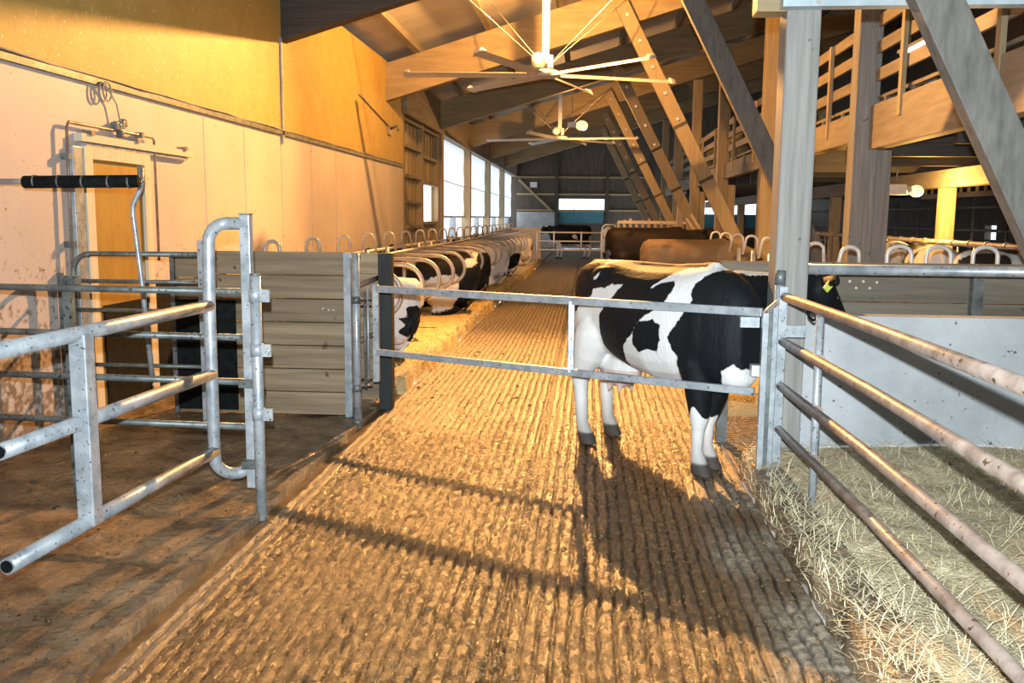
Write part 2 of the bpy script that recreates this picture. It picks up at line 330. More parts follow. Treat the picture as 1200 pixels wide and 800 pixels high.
# ------------------------------------------------------------------ shell
SL = .30
def rz(x): return 4.08+SL*(x+4.2)         # rafter underside
def shell():
    w = MB().box(-4.45, -4.26, -6, 20.85, 0, 4.9).build('wall_left', CONC); struct(w, 'long left wall with pale lower panels and ochre boards above', 'wall')
    js = [-6, -2, 2, 6.1, 9.94, 11.13, 12.5, 13.88, 15.26, 16.66, 18.06, 19.45, 20.85]
    for a, b in zip(js, js[1:]):
        MB().box(-4.26, -4.2, a+.009, b-.009, 0, 2.83).build('panel', PANEL, w, bevel=.004)
    js = [-6, 0, 6.2, 12.53, 20.85]
    for a, b in zip(js, js[1:]):
        MB().box(-4.26, -4.19, a+.006, b-.006, 2.90, 4.9).build('board', OSB, w, bevel=.004)
    t = MB().box(-4.26, -4.165, -6, 20.85, 2.83, 2.885).build('trim_2', GALV_DARK); struct(t, 'dark horizontal ledge between pale panels and ochre boards', 'trim')
    t = MB().box(-4.20, -4.165, 12.50, 12.56, 2.72, 4.12).build('trim_3', GALV); struct(t, 'thin vertical steel strip between the two ochre wall boards', 'trim')
    # left wall beyond: low wall, header, far frame section, curtains
    o = MB().box(-4.5, -4.15, 26.0, 53, 0, 1.02).build('wall_left', CONC); struct(o, 'low concrete wall under the curtained side openings', 'wall')
    o = MB().box(-4.5, -4.1, 20.85, 53, 4.02, 4.9).build('trim_4', LAM_Y); struct(o, 'timber header above the curtained side openings', 'trim')
    fr = MB().box(-4.40, -4.36, 20.85, 26.0, 0, 1.55).box(-4.40, -4.36, 20.85, 23.3, 1.55, 4.02).box(-4.40, -4.36, 23.3, 26, 2.62, 4.02)\
        .box(-4.40, -4.36, 25.7, 26, 1.55, 2.62).box(-4.40, -4.36, 23.3, 23.5, 1.55, 2.62).build('wall_left', LAM_Z)
    struct(fr, 'timber grid wall section with one bright square window', 'wall')
    for y in (20.95, 23.4, 25.85):
        MB().box(-4.36, -4.2, y-.09, y+.09, 0, 4.02).build('upright', LAM_Z, fr)
    for y0, y1, zs in ((21.04, 23.31, (.9, 1.5, 2.08, 2.68, 3.36, 3.95)), (23.49, 25.76, (.9, 1.58, 2.60, 3.25, 3.95))):
        for z in zs: MB().box(-4.36, -4.21, y0, y1, z-.035, z+.035).build('shelf_board', LAM_Y, fr)
        for k in range(5):
            a = y0+(y1-y0)*k/5
            if y0 > 23:
                MB().box(-4.36, -4.33, a+.03, a+.24, 2.64, 3.92).build('slat', LAM_Z, fr)
            else: MB().box(-4.36, -4.33, a+.03, a+.24, .94, 3.92).build('slat', LAM_Z, fr)
    ys = [26.1, 32.3, 38.7, 45.2, 52.0]
    for i, (a, b) in enumerate(zip(ys, ys[1:])):
        x = thing('window_%d' % (i+1), (-4.3, (a+b)/2, 1.02), ORD[i]+' curtained side opening beyond the timber grid wall', 'window'); x['kind'] = 'structure'
        MB().box(-4.42, -4.12, a-.17, a+.17, 1.02, 4.02).build('upright', LAM_Z, x)
        Y = np.linspace(a+.17, b-.17, 30); Zs = np.linspace(1.74, 4.02, 14); YY, ZZ = np.meshgrid(Y, Zs)
        XX = -4.34+.012*np.sin(YY*9+i)+.012*np.sin(ZZ*7)
        c = grid('curtain', CURTAIN, XX, YY-(a+b)/2*0, ZZ, None, x)
        c.data.transform(Matrix.Translation((4.3, -(a+b)/2, -1.02)))
        MB().tube([(-4.32, a+.17, 1.74), (-4.32, b-.17, 1.74)], .03, 6).build('roller_bar', GALV, x)
        MB().tube([(-4.31, a+.17, 2.82), (-4.31, b-.17, 2.76)], .012, 6).build('seam_rod', GALV_DARK, x)
        MB().box(-4.4, -4.2, (a+b)/2-.04, (a+b)/2+.04, 1.02, 1.74).build('mullion', GALV, x)
    # far wall with window openings
    ops = [(-1.71, .86, 1.40, 2.80), (5.7, 8.3, 1.25, 2.75), (8.7, 11.3, 1.25, 2.75)]
    m = MB(); x = -4.6
    for a, b, z0, z1 in ops:
        m.box(x, a, 53, 53.2, 0, 10.5).box(a, b, 53, 53.2, 0, z0).box(a, b, 53, 53.2, z1, 10.5); x = b
    m.box(x, 12.2, 53, 53.2, 0, 10.5)
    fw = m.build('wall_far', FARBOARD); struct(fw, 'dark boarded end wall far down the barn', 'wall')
    MB().box(-4.1, -1.78, 52.85, 53, 0, 2.05).build('lower_panel', CONC, fw)
    for z in (2.15, 3.05, 4.0): MB().box(-4.1, 3.5, 52.88, 53, z-.05, z+.05).build('rail', LAM_X, fw)
    for xx in (-1.85, 1.02, 3.4): MB().box(xx-.09, xx+.09, 52.8, 53, 0, 6.2).build('upright', DARKWOOD_Z, fw)
    MB().beam((-4.0, 52.8, 3.85), (-2.1, 52.8, 2.1), .14, .14).build('knee_brace', LAM_X, fw)
    MB().box(-3.35, -2.95, 52.80, 52.87, 3.42, 3.72).build('sign_board', SIGN, fw)
    for i, (a, b, z0, z1) in enumerate(ops):
        lab = ('bright end-wall window with blue lower half behind the far gate', 'end-wall window with blue lower half between right timber posts', 'end-wall window with blue lower half furthest right under the loft')[i]
        x = thing('window_%d' % (i+5), ((a+b)/2, 53.1, z0), lab, 'window'); x['kind'] = 'structure'
        MB().box(a, b, 53.08, 53.12, z0, z0+(z1-z0)*.5).build('windbreak', TEAL, x)
        MB().box(a, b, 53.02, 53.18, z0-.06, z0).build('window_sill', LAM_X, x)
        for k in (1, 2): MB().box(a+(b-a)*k/3-.015, a+(b-a)*k/3+.015, 53.07, 53.10, z0+(z1-z0)*.5, z1).build('mullion', GALV_DARK, x)
    # right, back walls, roof
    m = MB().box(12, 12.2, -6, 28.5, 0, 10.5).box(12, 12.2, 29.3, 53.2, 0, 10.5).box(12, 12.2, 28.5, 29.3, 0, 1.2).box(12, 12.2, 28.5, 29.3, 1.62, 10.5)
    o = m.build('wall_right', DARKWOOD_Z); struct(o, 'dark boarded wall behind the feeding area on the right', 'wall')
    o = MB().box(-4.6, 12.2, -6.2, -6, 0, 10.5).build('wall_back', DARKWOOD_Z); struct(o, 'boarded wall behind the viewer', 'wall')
    z0 = rz(-4.7)+.95; z1 = rz(12.2)+.95
    o = MB().add([(-4.7, -6.2, z0), (12.2, -6.2, z1), (12.2, 53.2, z1), (-4.7, 53.2, z0), (-4.7, -6.2, z0+.1), (12.2, -6.2, z1+.1), (12.2, 53.2, z1+.1), (-4.7, 53.2, z0+.1)],
        [(0,3,2,1),(4,5,6,7),(0,1,5,4),(1,2,6,5),(2,3,7,6),(3,0,4,7)]).build('ceiling', CREAM); struct(o, 'cream roof underside above the timber beams', 'ceiling')
    for k in range(11):
        x = -3.55+k*1.45
        MB().beam((x, -6, rz(x)+.85), (x, 53, rz(x)+.85), .12, .20, (-SL, 0, 1)).build('purlin', LAM_Y, o)
shell()

# ------------------------------------------------------------------ roof frames: rafters, braces, posts
FY = [6.15, 12.7, 19.2, 25.7, 32.2, 38.7, 45.2]
def frames():
    for i, y in enumerate(FY):
        if i > 0:
            x0, x1 = -4.35, 11.9
            dz = .75; t = .24
            m = MB(); vs = []
            for yy in (y-t/2, y+t/2):
                vs += [(x0, yy, rz(x0)), (x1, yy, rz(x1)), (x1, yy, rz(x1)+dz), (x0, yy, rz(x0)+dz)]
            m.add(vs, [(0,1,2,3),(7,6,5,4),(0,4,5,1),(1,5,6,2),(2,6,7,3),(3,7,4,0)])
            lab = ['', 'dark roof beam cut off by the top edge above the ochre wall', 'broad roof beam lit orange behind the large ceiling fan', 'roof beam behind the large fan, above the timber grid wall',
                   'roof beam directly behind the small far fan', 'second roof beam beyond the small far fan', 'last roof beam before the dark end wall'][i]
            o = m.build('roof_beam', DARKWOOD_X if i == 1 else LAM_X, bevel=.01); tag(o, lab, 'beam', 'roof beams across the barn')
        # brace from the post foot up to the rafter
        xb, zb = 3.62, .05
        zt = 6.0; xt = xb-(zt-zb)/1.92
        zt = min(zt, rz(xt)+.45); xt = xb-(zt-zb)/1.92
        r = thing('timber_brace', (xb, y-.2, zb), ('nearest, thick grey diagonal timber brace at the right edge' if i == 0 else
            'grey diagonal timber brace with an orange-lit edge crossing behind the grey pillar' if i == 1 else
            'diagonal timber brace, %s in the receding row left of the grey pillar' % ORD[i-2]), 'brace', 'diagonal roof braces')
        w = .26 if i < 2 else .28
        MB().beam((xb, y-.20, zb), (xt, y-.20, zt), .14, w, (1, 0, .52)).build('strut', BRACE if i < 2 else LAM_Z, r, bevel=.008)
        if i >= 2:
            for k in range(5):
                t = .62+.085*k; px = xb+(xt-xb)*t; pz = zb+(zt-zb)*t
                MB().tube([(px, y-.275, pz), (px, y-.30, pz)], .035, 8).build('bolt', BOLT, r)
            for t in (.42, .60):
                px = xb+(xt-xb)*t; pz = zb+(zt-zb)*t; d = Vector((xt-xb, 0, zt-zb)).normalized()*.035; c = Vector((px, y-.20, pz))
                MB().beam(c-d, c+d, .150, w+.012, (1, 0, .52)).build('dark_band', DARKWOOD_Z, r)
        if i >= 1:
            lab = 'square timber post, %s in the row along the hay loft' % ORD[i-1]
            r = thing('timber_post', (3.58, y+.05, .02), lab, 'post', 'posts along the hay loft')
            MB().box(3.43, 3.73, y-.1, y+.2, .02, rz(3.43)-.01).build('shaft', GREY_POST if i == 1 else LAM_Z, r, bevel=.01)
            MB().box(3.73, 3.93, y-.08, y+.18, .02, 2.66).build('bearer', GREY_POST if i == 1 else LAM_Z, r, bevel=.01)
frames()
o = MB().box(-1.25, 1.25, 12.25, 12.37, 4.545, 4.66).build('cross_bar', DARKPOST); tag(o, 'dark cross bar along the top edge above the ceiling fan', 'beam')
o = MB().tube([(-1.0, 12.31, 4.66), (-1.0, 12.6, rz(-1.0))], .012, 6).tube([(0.9, 12.31, 4.66), (.9, 12.6, rz(.9))], .012, 6).build('hanger', GALV_DARK, o)
# big grey pillar at the pen corner
p = thing('timber_pillar', (1.36, 6.42, 0), 'tall grey square pillar standing in front of the black-and-white cow', 'pillar')
MB().box(1.25, 1.47, 6.30, 6.54, 0, rz(1.36)+.3).build('shaft', GREY_POST, p, bevel=.012)
MB().box(1.06, 1.25, 6.30, 6.50, 3.08, 3.20).build('block', LAM_X, p, bevel=.008)
for z in (1.62, 2.9): MB().tube([(1.40, 6.302, z), (1.40, 6.292, z)], .010, 8).build('bolt', GALV_DARK, p)
o = MB().box(1.20, 7.0, 6.18, 6.29, 3.085, 3.16).build('steel_profile', STEELBEAM); tag(o, 'pale blue-grey steel profile across the top right corner', 'beam')
MB().tube([(1.42, 6.175, 3.12), (1.42, 6.16, 3.12)], .022, 8).build('bolt', BOLT, o)

# ------------------------------------------------------------------ hay loft on the right
def loft():
    o = MB().box(3.75, 12, 6.5, 46, 2.96, 3.06).build('loft_floor', LAM_Y); struct(o, 'timber floor of the hay loft', 'floor')
    ys = [7.0]+FY[1:]
    for i, (a, b) in enumerate(zip(ys, ys[1:])):
        z0 = 2.66 if i == 0 else 2.82
        x = MB().box(3.62, 3.80, a+.2, b-.1, z0, 3.22).build('loft_beam', LAM_Y, bevel=.01)
        tag(x, 'long timber edge beam of the hay loft, %s bay from the viewer' % ORD[i], 'beam', 'edge beams of the hay loft')
        r = thing('loft_railing', (3.68, (a+b)/2, 3.22), 'board railing along the hay loft, %s bay from the viewer' % ORD[i], 'railing', 'hay loft railings')
        for z in (3.60, 3.95, 4.28):
            MB().box(3.66, 3.70, a+.2, b-.1, z-.075, z+.075).build('board', LAM_Y, r)
        MB().box(3.70, 3.74, a+.2, b-.1, 3.30, 3.34).build('toe_rail', LAM_Y, r)
        n = 6
        for k in range(n):
            y = a+.5+(b-a-.9)*k/(n-1); MB().box(3.70, 3.74, y-.03, y+.03, 3.22, 3.30).build('toe_block', LAM_Y, r)
        for t in (.32, .78):
            y = a+(b-a)*t; MB().box(3.60, 3.655, y-.05, y+.05, 2.98, 4.34).build('baluster', LAM_Z, r)
    # inner posts, beam, joists
    o = MB().box(5.63, 5.88, 7.5, 46, 2.28, 2.56).build('loft_beam', LAM_Y, bevel=.01); tag(o, 'orange-lit lengthwise beam beneath the loft beside the lamp', 'beam')
    for i, y in enumerate((15.6, 22.4, 29.2, 36.0)):
        MB_ = MB().box(5.65, 5.87, y-.11, y+.11, .02, 2.28).build('loft_post', LAM_Z, bevel=.01)
        tag(MB_, 'yellow-lit post beneath the hay loft, %s from the right' % ORD[i], 'post', 'posts beneath the hay loft')
    for i, y in enumerate(np.arange(8.4, 40, 2.15)):
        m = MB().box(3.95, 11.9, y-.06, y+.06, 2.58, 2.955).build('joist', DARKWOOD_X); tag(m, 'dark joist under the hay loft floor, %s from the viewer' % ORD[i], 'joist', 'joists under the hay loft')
    o = MB().box(4.28, 4.40, 15.9, 16.02, .02, 2.58).build('loft_post', DARKWOOD_Z); tag(o, 'thin dark prop between the grey pillar and the yellow-lit post', 'post')
    o = MB().box(3.95, 4.15, 22.2, 22.5, .15, 2.9).build('loft_post', LAM_Z); tag(o, 'short timber prop under the loft left of the orange post', 'post')
    # stored goods in the loft
    for i, (x, y, z, l, r, a) in enumerate(((4.5, 12.9, 3.34, 2.2, .26, 1.35), (4.7, 15.2, 3.36, 1.8, .28, 1.2), (4.6, 10.6, 3.32, 1.6, .24, 1.5))):
        m = MB(); rng = random.Random(i+5); n = 12; rings = []
        for k in range(9):
            t = k/8-.5; c = Vector((x+math.cos(a)*l*t, y+math.sin(a)*l*t, z)); rr = r*(1-.5*max(0, abs(t)-.4)*4)
            rings.append([c+Vector((-math.sin(a)*math.cos(q), math.cos(a)*math.cos(q), math.sin(q)))*rr*rng.uniform(.86, 1.08) for q in [2*math.pi*j/n for j in range(n)]])
        m.loft(rings)
        t = m.build('rolled_tarp', TARP); tag(t, ('grey crumpled tarp roll behind the loft railing, left of the nearest brace', 'grey tarp roll in the loft just beyond the second timber post', 'grey tarp roll in the loft hidden partly by the nearest brace')[i], 'tarp', 'tarps stored in the loft')
    k = 0
    for (x, y) in ((4.6, 27.0), (4.6, 28.4), (4.7, 30.0), (4.6, 34.0), (4.7, 36.2), (4.6, 21.2)):
        m = MB(); rng = random.Random(k); n = 16; rings = []
        for j in range(5):
            yy = y-.6+1.2*j/4; rr = .62*(1 if 0 < j < 4 else .93)
            rings.append([(x+rr*math.cos(2*math.pi*q/n)*rng.uniform(.96, 1.03), yy, 3.68+rr*math.sin(2*math.pi*q/n)*rng.uniform(.96, 1.02)) for q in range(n)])
        m.loft(rings); b = m.build('hay_bale', HAY); tag(b, 'round hay bale stored in the loft, %s in the row from the far end' % ORD[5-k], 'bale', 'hay bales in the loft'); k += 1
    # fluorescent fitting under the loft roof
    f = thing('tube_light', (6.0, 17.7, 4.86), 'twin white fluorescent fitting shining above the loft railing', 'lamp')
    MB().box(5.86, 6.14, 16.6, 18.9, 4.93, 4.99).build('housing', WHITE_STEEL, f)
    for dx in (-.08, .08): MB().tube([(6+dx, 16.65, 4.90), (6+dx, 18.85, 4.90)], .022, 8).build('tube', TUBE_LIGHT, f)
    MB().tube([(6, 16.9, 4.99), (6, 16.9, rz(6)+.9)], .008, 5).tube([(6, 18.6, 4.99), (6, 18.6, rz(6)+.9)], .008, 5).build('hanger', CABLE, f)
loft()

# ------------------------------------------------------------------ lamps and fans
def bay_lamp(loc, label, power, col, bulb=.075, wire_to=None, shade=False, flood=0):
    r = thing('barn_lamp', loc, label, 'lamp', 'warm barn lamps')
    x, y, z = loc
    MB().box(x-.42, x-.14, y-.08, y+.08, z-.06, z+.10).build('ballast_box', WHITE_STEEL, r, bevel=.01)
    m = MB(); rings = []
    for rr, dx in ((.05, -.15), (.07, -.12), (.06, -.06)):
        rings.append([(x+dx, y+rr*math.cos(2*math.pi*q/12), z+.01+rr*math.sin(2*math.pi*q/12)) for q in range(12)])
    m.loft(rings); m.build('socket', GALV, r)
    MB().ball((x+.02, y, z), bulb*1.25, bulb, bulb, 14, 9).build('bulb', BULB, r)
    if shade:
        MB().loft([[(x+.12+rr*math.cos(2*math.pi*q/20), y+rr*math.sin(2*math.pi*q/20), z+dz) for q in range(20)] for rr, dz in ((.24, .02), (.20, .12), (.06, .2))]).build('reflector', WHITE_STEEL, r)
    MB().tube([(x-.28, y, z+.1), (x-.28, y, wire_to or z+.5)], .01, 6).build('hanger', CABLE, r)
    l = bpy.data.lights.new('lamp_light', 'POINT'); l.energy = power; l.color = col; l.shadow_soft_size = .05
    if flood:
        fl = light('flood_light', 'SPOT', (x+.12, y, z-.13), flood, col, .05, (-.9, 5.8, 0), (104, 1.)); fl.parent = r; fl.location = (.12, 0, -.13)
    o = bpy.data.objects.new('lamp_light', l); COL.objects.link(o); o.location = (.12, 0, -.13); o.parent = r
bay_lamp((-.72, 15.6, 5.70), 'warm high lamp hanging over the alley, just above the view', 1500, LAMP_COL, wire_to=rz(-.72)+.85, shade=True, flood=7300)
bay_lamp((-.29, 29.0, 4.55), 'glowing warm lamp hanging beside the small far fan', 800, LAMP_COL, .15, wire_to=rz(-.3)+.85)
bay_lamp((5.0, 14.85, 2.20), 'glowing warm lamp under the hay loft on the right', 280, (1, .55, .13), .09, wire_to=2.58)

def fan(hub, angs, L, label, top, inc=0.):
    hx, hy, hz = hub
    r = thing('ceiling_fan', hub, label, 'fan', 'big barn ceiling fans')
    MB().box(hx-.06, hx+.06, hy-.06, hy+.06, hz+.2, top).build('drop_rod', FAN, r)
    m = MB()
    m.loft([[(hx+rr*math.cos(2*math.pi*q/20), hy+rr*math.sin(2*math.pi*q/20), hz+dz) for q in range(20)] for rr, dz in ((.20, -.03), (.27, .0), (.27, .05), (.18, .09))])
    m.build('hub', FAN, r)
    m = MB(); m.loft([[(hx-.12+rr*math.cos(2*math.pi*q/16), hy-.10+dy, hz+.24+rr*math.sin(2*math.pi*q/16)) for q in range(16)] for rr, dy in ((.08, -.14), (.125, -.10), (.125, .12), (.09, .18))], True)
    m.build('motor', FAN, r); MB().box(hx+.04, hx+.13, hy-.12, hy+.02, hz+.12, hz+.33).build('gearbox', FAN, r)
    for a in angs:
        d = Vector((math.cos(math.radians(a)), math.sin(math.radians(a)), 0)); n = Vector((-d.y, d.x, 0))
        rings = []
        for t in (.22, L*.97):
            c = Vector(hub)+d*t
            rings.append([c+n*u+Vector((0, 0, w)) for u, w in ((-.085, -.03), (-.02, -.005), (.085, .03), (.03, .045), (-.04, .02))])
        b = MB().loft(rings, False).build('blade', FAN, r)
        c = Vector(hub)+d*L*.97
        MB().loft([[c+d*e+n*u+Vector((0, 0, w)) for u, w in ((-.10*s, -.04*s), (.10*s, .035*s), (.04*s, .08*s), (-.06*s, .05*s))] for e, s in ((0, 1.1), (L*.03, .9), (L*.045, .5))], False).build('blade_tip', FAN, b)
    for dx, dy in ((-1.9, -1.0), (1.7, -.9), (-1.2, 1.6), (1.5, 1.5)):
        MB().tube([(hx+dx*.05, hy+dy*.05, hz+.2), (hx+dx, hy+dy, hz+(top-hz)*.92)], .008, 5).build('guy_wire', FAN, r)
fan((-.80, 16.55, 4.2), (-176, -112, 130, 72, -45, 21), 2.45, 'large six-blade white ceiling fan nearest the viewer', 6.0)
fan((-.98, 30.3, 4.25), (164, 116, -110, 44, -6, 72), 2.5, 'small far six-blade ceiling fan beside the glowing lamp', 6.0)

# ------------------------------------------------------------------ door corner on the left
def door_corner():
    X = -4.2
    d = thing('door_1', (X, 7.95, 0), 'brown side door in a pale frame on the left wall', 'door'); d['kind'] = 'structure'
    MB().box(X, X+.03, 7.52, 8.42, .02, 2.2).build('door_leaf', DOORM, d)
    MB().box(X, X+.06, 7.40, 7.52, .02, 2.30).build('door_frame', PALEWOOD, d)
    MB().box(X, X+.06, 8.42, 8.55, .02, 2.30).build('door_frame', PALEWOOD, d)
    MB().box(X, X+.06, 7.52, 8.42, 2.2, 2.30).build('door_frame', PALEWOOD, d)
    MB().box(X+.03, X+.05, 8.33, 8.36, 1.15, 1.3).build('door_handle', GALV, d)
    MB().box(X+.03, X+.045, 7.62, 8.42, .02, .96).build('shade_plate', BLACK, d)  # added black plate: the partition's shade on the lower door, as colour
    o = MB().box(X, X+.02, 8.57, 10.4, .03, 1.08).build('black_sheet', BLACK, bevel=.004); tag(o, 'black sheet standing in for shade low on the wall right of the brown door', 'sheet')  # added black sheet, darkens the wall where it lies in shade
    o = MB().box(X, X+.05, 7.24, 7.39, .02, 2.29).build('steel_upright', GALV, bevel=.006); tag(o, 'bright galvanised upright beside the brown door', 'post')
    t = thing('door_track', (X, 8.5, 2.33), 'pale sliding door track above the brown door', 'track')
    MB().box(X, X+.07, 7.35, 9.5, 2.335, 2.40).build('track', PALEWOOD, t); MB().box(X, X+.05, 7.45, 9.4, 2.30, 2.33).build('lip', GALV, t)
    for y in (7.5, 8.3, 9.3): MB().box(X, X+.09, y-.03, y+.03, 2.395, 2.43).build('bracket', GALV_WARM, t)
    c = thing('conduit', (X, 7.9, 1.2), 'thin metal conduit framing the brown door', 'pipe')
    MB().tube([(X+.05, 7.14, 1.25), (X+.05, 7.17, 2.43), (X+.05, 7.20, 2.47), (X+.05, 8.62, 2.47), (X+.05, 8.66, 2.44), (X+.05, 8.66, 1.3)], .013, 8).build('pipe', GALV_WARM, c)
    for y, z in ((7.16, 2.2), (8.4, 2.47), (7.15, 1.5)): MB().box(X, X+.075, y-.025, y+.025, z-.025, z+.025).build('clip', GALV_DARK, c)
    k = thing('hanging_cable', (X, 7.93, 2.45), 'coiled grey cable hanging with plugs above the door', 'cable')
    MB().tube([(X+.04, 7.78, 2.86)]+[(X+.05, 7.83+.07*math.cos(a), 2.79+.08*math.sin(a)) for a in np.linspace(1.2, 8.4, 22)]+[(X+.05, 7.98, 2.70), (X+.05, 8.02, 2.58), (X+.05, 8.03, 2.50)], .008, 6).build('cord', CABLE, k)
    MB().tube([(X+.05, 7.76+.06*math.cos(a), 2.78+.08*math.sin(a)) for a in np.linspace(0, 6.2, 14)], .008, 6).build('cord', CABLE, k)
    for dy, dz in ((0, 0), (.06, .03), (.03, -.05), (-.05, .01), (.1, .05)): MB().box(X+.02, X+.08, 7.99+dy-.022, 7.99+dy+.022, 2.50+dz-.035, 2.50+dz+.035).build('plug', GALV_DARK, k, bevel=.008)
    k = thing('cable_run', (X, 10, 2.89), 'grey cable lying along the wall ledge', 'cable')
    MB().tube([(X+.035+.01*math.sin(i*1.7), 6+i*.5, 2.897+.006*math.sin(i*2.3)) for i in range(29)], .010, 6).build('cord', CABLE, k)
    s = thing('wall_bracket', (X, 19.3, 3.5), 'small metal fitting on the ochre wall before the timber grid', 'bracket')
    MB().box(X, X+.06, 19.2, 19.42, 3.42, 3.60).build('plate', GALV_WARM, s); MB().tube([(X+.05, 19.3, 3.55), (X+.2, 19.3, 3.6), (X+.22, 19.3, 3.5)], .03, 8).build('hook', GALV_DARK, s)
    MB().tube([(X+.03, 16.8, 3.93), (X+.03, 19.2, 3.60)], .014, 6).build('feed_line', CABLE, s)
    # black padded bar
    b = thing('padded_bar', (-3.4, 6.0, 1.9), 'horizontal black padded bar in front of the brown door', 'bar')
    MB().tube([(-4.19, 6.0, 1.955), (-3.0, 6.0, 1.965)], .020, 8).build('core_tube', GALV, b)
    MB().tube([(-3.80, 6.0, 1.955), (-3.79, 6.0, 1.955), (-3.0, 6.0, 1.965), (-2.99, 6.0, 1.965)], [.03, .042, .042, .03], 14).build('sleeve', BLACK, b)
    for x in (-3.72, -3.55, -3.38, -3.2, -3.06): MB().tube([(x, 6, 1.96), (x+.012, 6, 1.96)], .0445, 14).build('band', GALV_DARK, b)
    MB().box(-4.2, -4.17, 5.9, 6.1, 1.85, 2.06).build('wall_plate', GALV, b)
    MB().tube([(-2.99, 6.0, 1.965), (-3.38, 6.94, 2.02)], .004, 5).build('wire', CABLE, b)
door_corner()

# ------------------------------------------------------------------ gates on the left
def left_gates():
    # near gate along the alley
    g = thing('tube_gate', (-2.15, 4.3, .0), 'bright galvanised tube gate nearest the viewer with a hooped end', 'gate')
    for z0, z1, ya, r in ((1.215, 1.23, 3.15, .034), (.815, .83, 3.36, .034), (.345, .37, 3.36, .034)):
        MB().tube([(-2.295, ya, z0), (-2.165, 5.12, z1)], r, 14).build('rail', GALV, g)
    for z in (.815, .345): MB().tube([(-2.2953, 3.355, z), (-2.2951, 3.365, z)], .026, 12).build('tube_mouth', BLACK, g)
    MB().box(-2.285, -2.205, 3.86, 3.94, .34, 1.22).build('upright', GALV, g, bevel=.006)
    pts = [(-1.97, 5.2, 1.70), (-2.06, 5.17, 1.70)]+[(-2.06+.11*math.cos(a), 5.15, 1.59+.11*math.sin(a)) for a in np.linspace(math.pi/2, math.pi, 7)]
    pts += [(-2.17, 5.13, 1.2), (-2.17, 5.13, .36)]+[(-2.08+.09*math.cos(a), 5.14+.02*i, .30+.09*math.sin(a)) for i, a in enumerate(np.linspace(math.pi, 1.55*math.pi, 6))]+[(-1.96, 5.32, .25)]
    MB().tube(pts, .036, 14).build('end_hoop', GALV, g)
    MB().box(-1.995, -1.935, 5.17, 5.23, .14, 1.75).build('end_post', GALV, g, bevel=.005)
    MB().box(-1.998, -1.932, 5.167, 5.233, 1.75, 1.757).build('post_cap', GALV_DARK, g)
    for z in (.30, .78): MB().box(-1.995, -1.86, 5.09, 5.15, z-.02, z+.02).build('hinge_lug', GALV_DARK, g)
    p = thing('gate_pole', (-1.86, 5.05, 0), 'round steel pole with bolted clamps beside the hooped gate', 'post')
    MB().tube([(-1.865, 5.05, -.02), (-1.865, 5.05, 1.41)], .031, 14).build('shaft', GALV, p)
    MB().tube([(-1.865, 5.05, 1.41), (-1.865, 5.05, 1.425)], .029, 14).build('cap', GALV_DARK, p)
    for z in (1.30, .99, .62):
        c = MB().tube([(-1.865, 5.05, z-.035), (-1.865, 5.05, z+.035)], .037, 14).build('clamp', GALV, p)
        MB().box(-1.83, -1.775, 5.02, 5.035, z-.035, z+.035).build('clamp_plate', GALV, c); MB().tube([(-1.80, 5.02, z), (-1.80, 5.005, z)], .011, 6).build('bolt', BOLT, c)
    # cross fence behind
    g = thing('rail_fence', (-3.1, 5.3, 0), 'dull steel rail fence crossing behind the hooped gate', 'fence')
    for z in (1.305, 1.035, .77, .50): MB().tube([(-4.19, 5.34, z), (-2.0, 5.22, z)], .020, 10).build('rail', GALV_DARK, g)
    MB().box(-3.16, -3.11, 5.31, 5.36, .02, 1.36).build('upright', GALV_DARK, g); MB().box(-3.175, -3.07, 5.32, 5.37, 1.325, 1.375).build('latch', GALV_DARK, g)
    MB().box(-4.2, -4.18, 5.29, 5.39, .3, 1.45).build('wall_plate', GALV_DARK, g)
    # hooped gate by the door
    g = thing('hooped_gate', (-3.5, 7.0, 0), 'dull hooped tube gate standing in front of the brown door', 'gate')
    pts = [(-3.02, 7, 1.44), (-3.92, 7, 1.435)]+[(-3.92+.14*math.cos(a), 7, 1.295+.14*math.sin(a)) for a in np.linspace(math.pi/2, math.pi, 7)]+[(-4.06, 7, .06)]
    MB().tube(pts, .021, 10).build('hoop', GALV_DARK, g)
    for z in (1.22, .99, .55): MB().tube([(-4.05, 7, z), (-3.0, 7, z)], .016, 8).build('rail', GALV_DARK, g)
    MB().box(-3.035, -2.985, 6.975, 7.025, .03, 1.55).build('end_post', GALV, g, bevel=.004)
    MB().tube([(-3.42, 6.94, .45), (-3.47, 6.94, 1.2), (-3.52, 6.94, 1.75), (-3.515, 6.94, 1.82), (-3.455, 6.94, 1.93), (-3.44, 6.94, 1.98), (-3.44, 6.94, 2.10)], .021, 10).build('bent_pole', GALV, g)
    MB().box(-3.46, -3.42, 6.92, 6.96, 2.0, 2.12).build('eye_plate', GALV_DARK, g)
    MB().box(-4.19, -4.15, 6.985, 7.015, .03, 1.28).build('hinge_post', GALV_DARK, g)
left_gates()

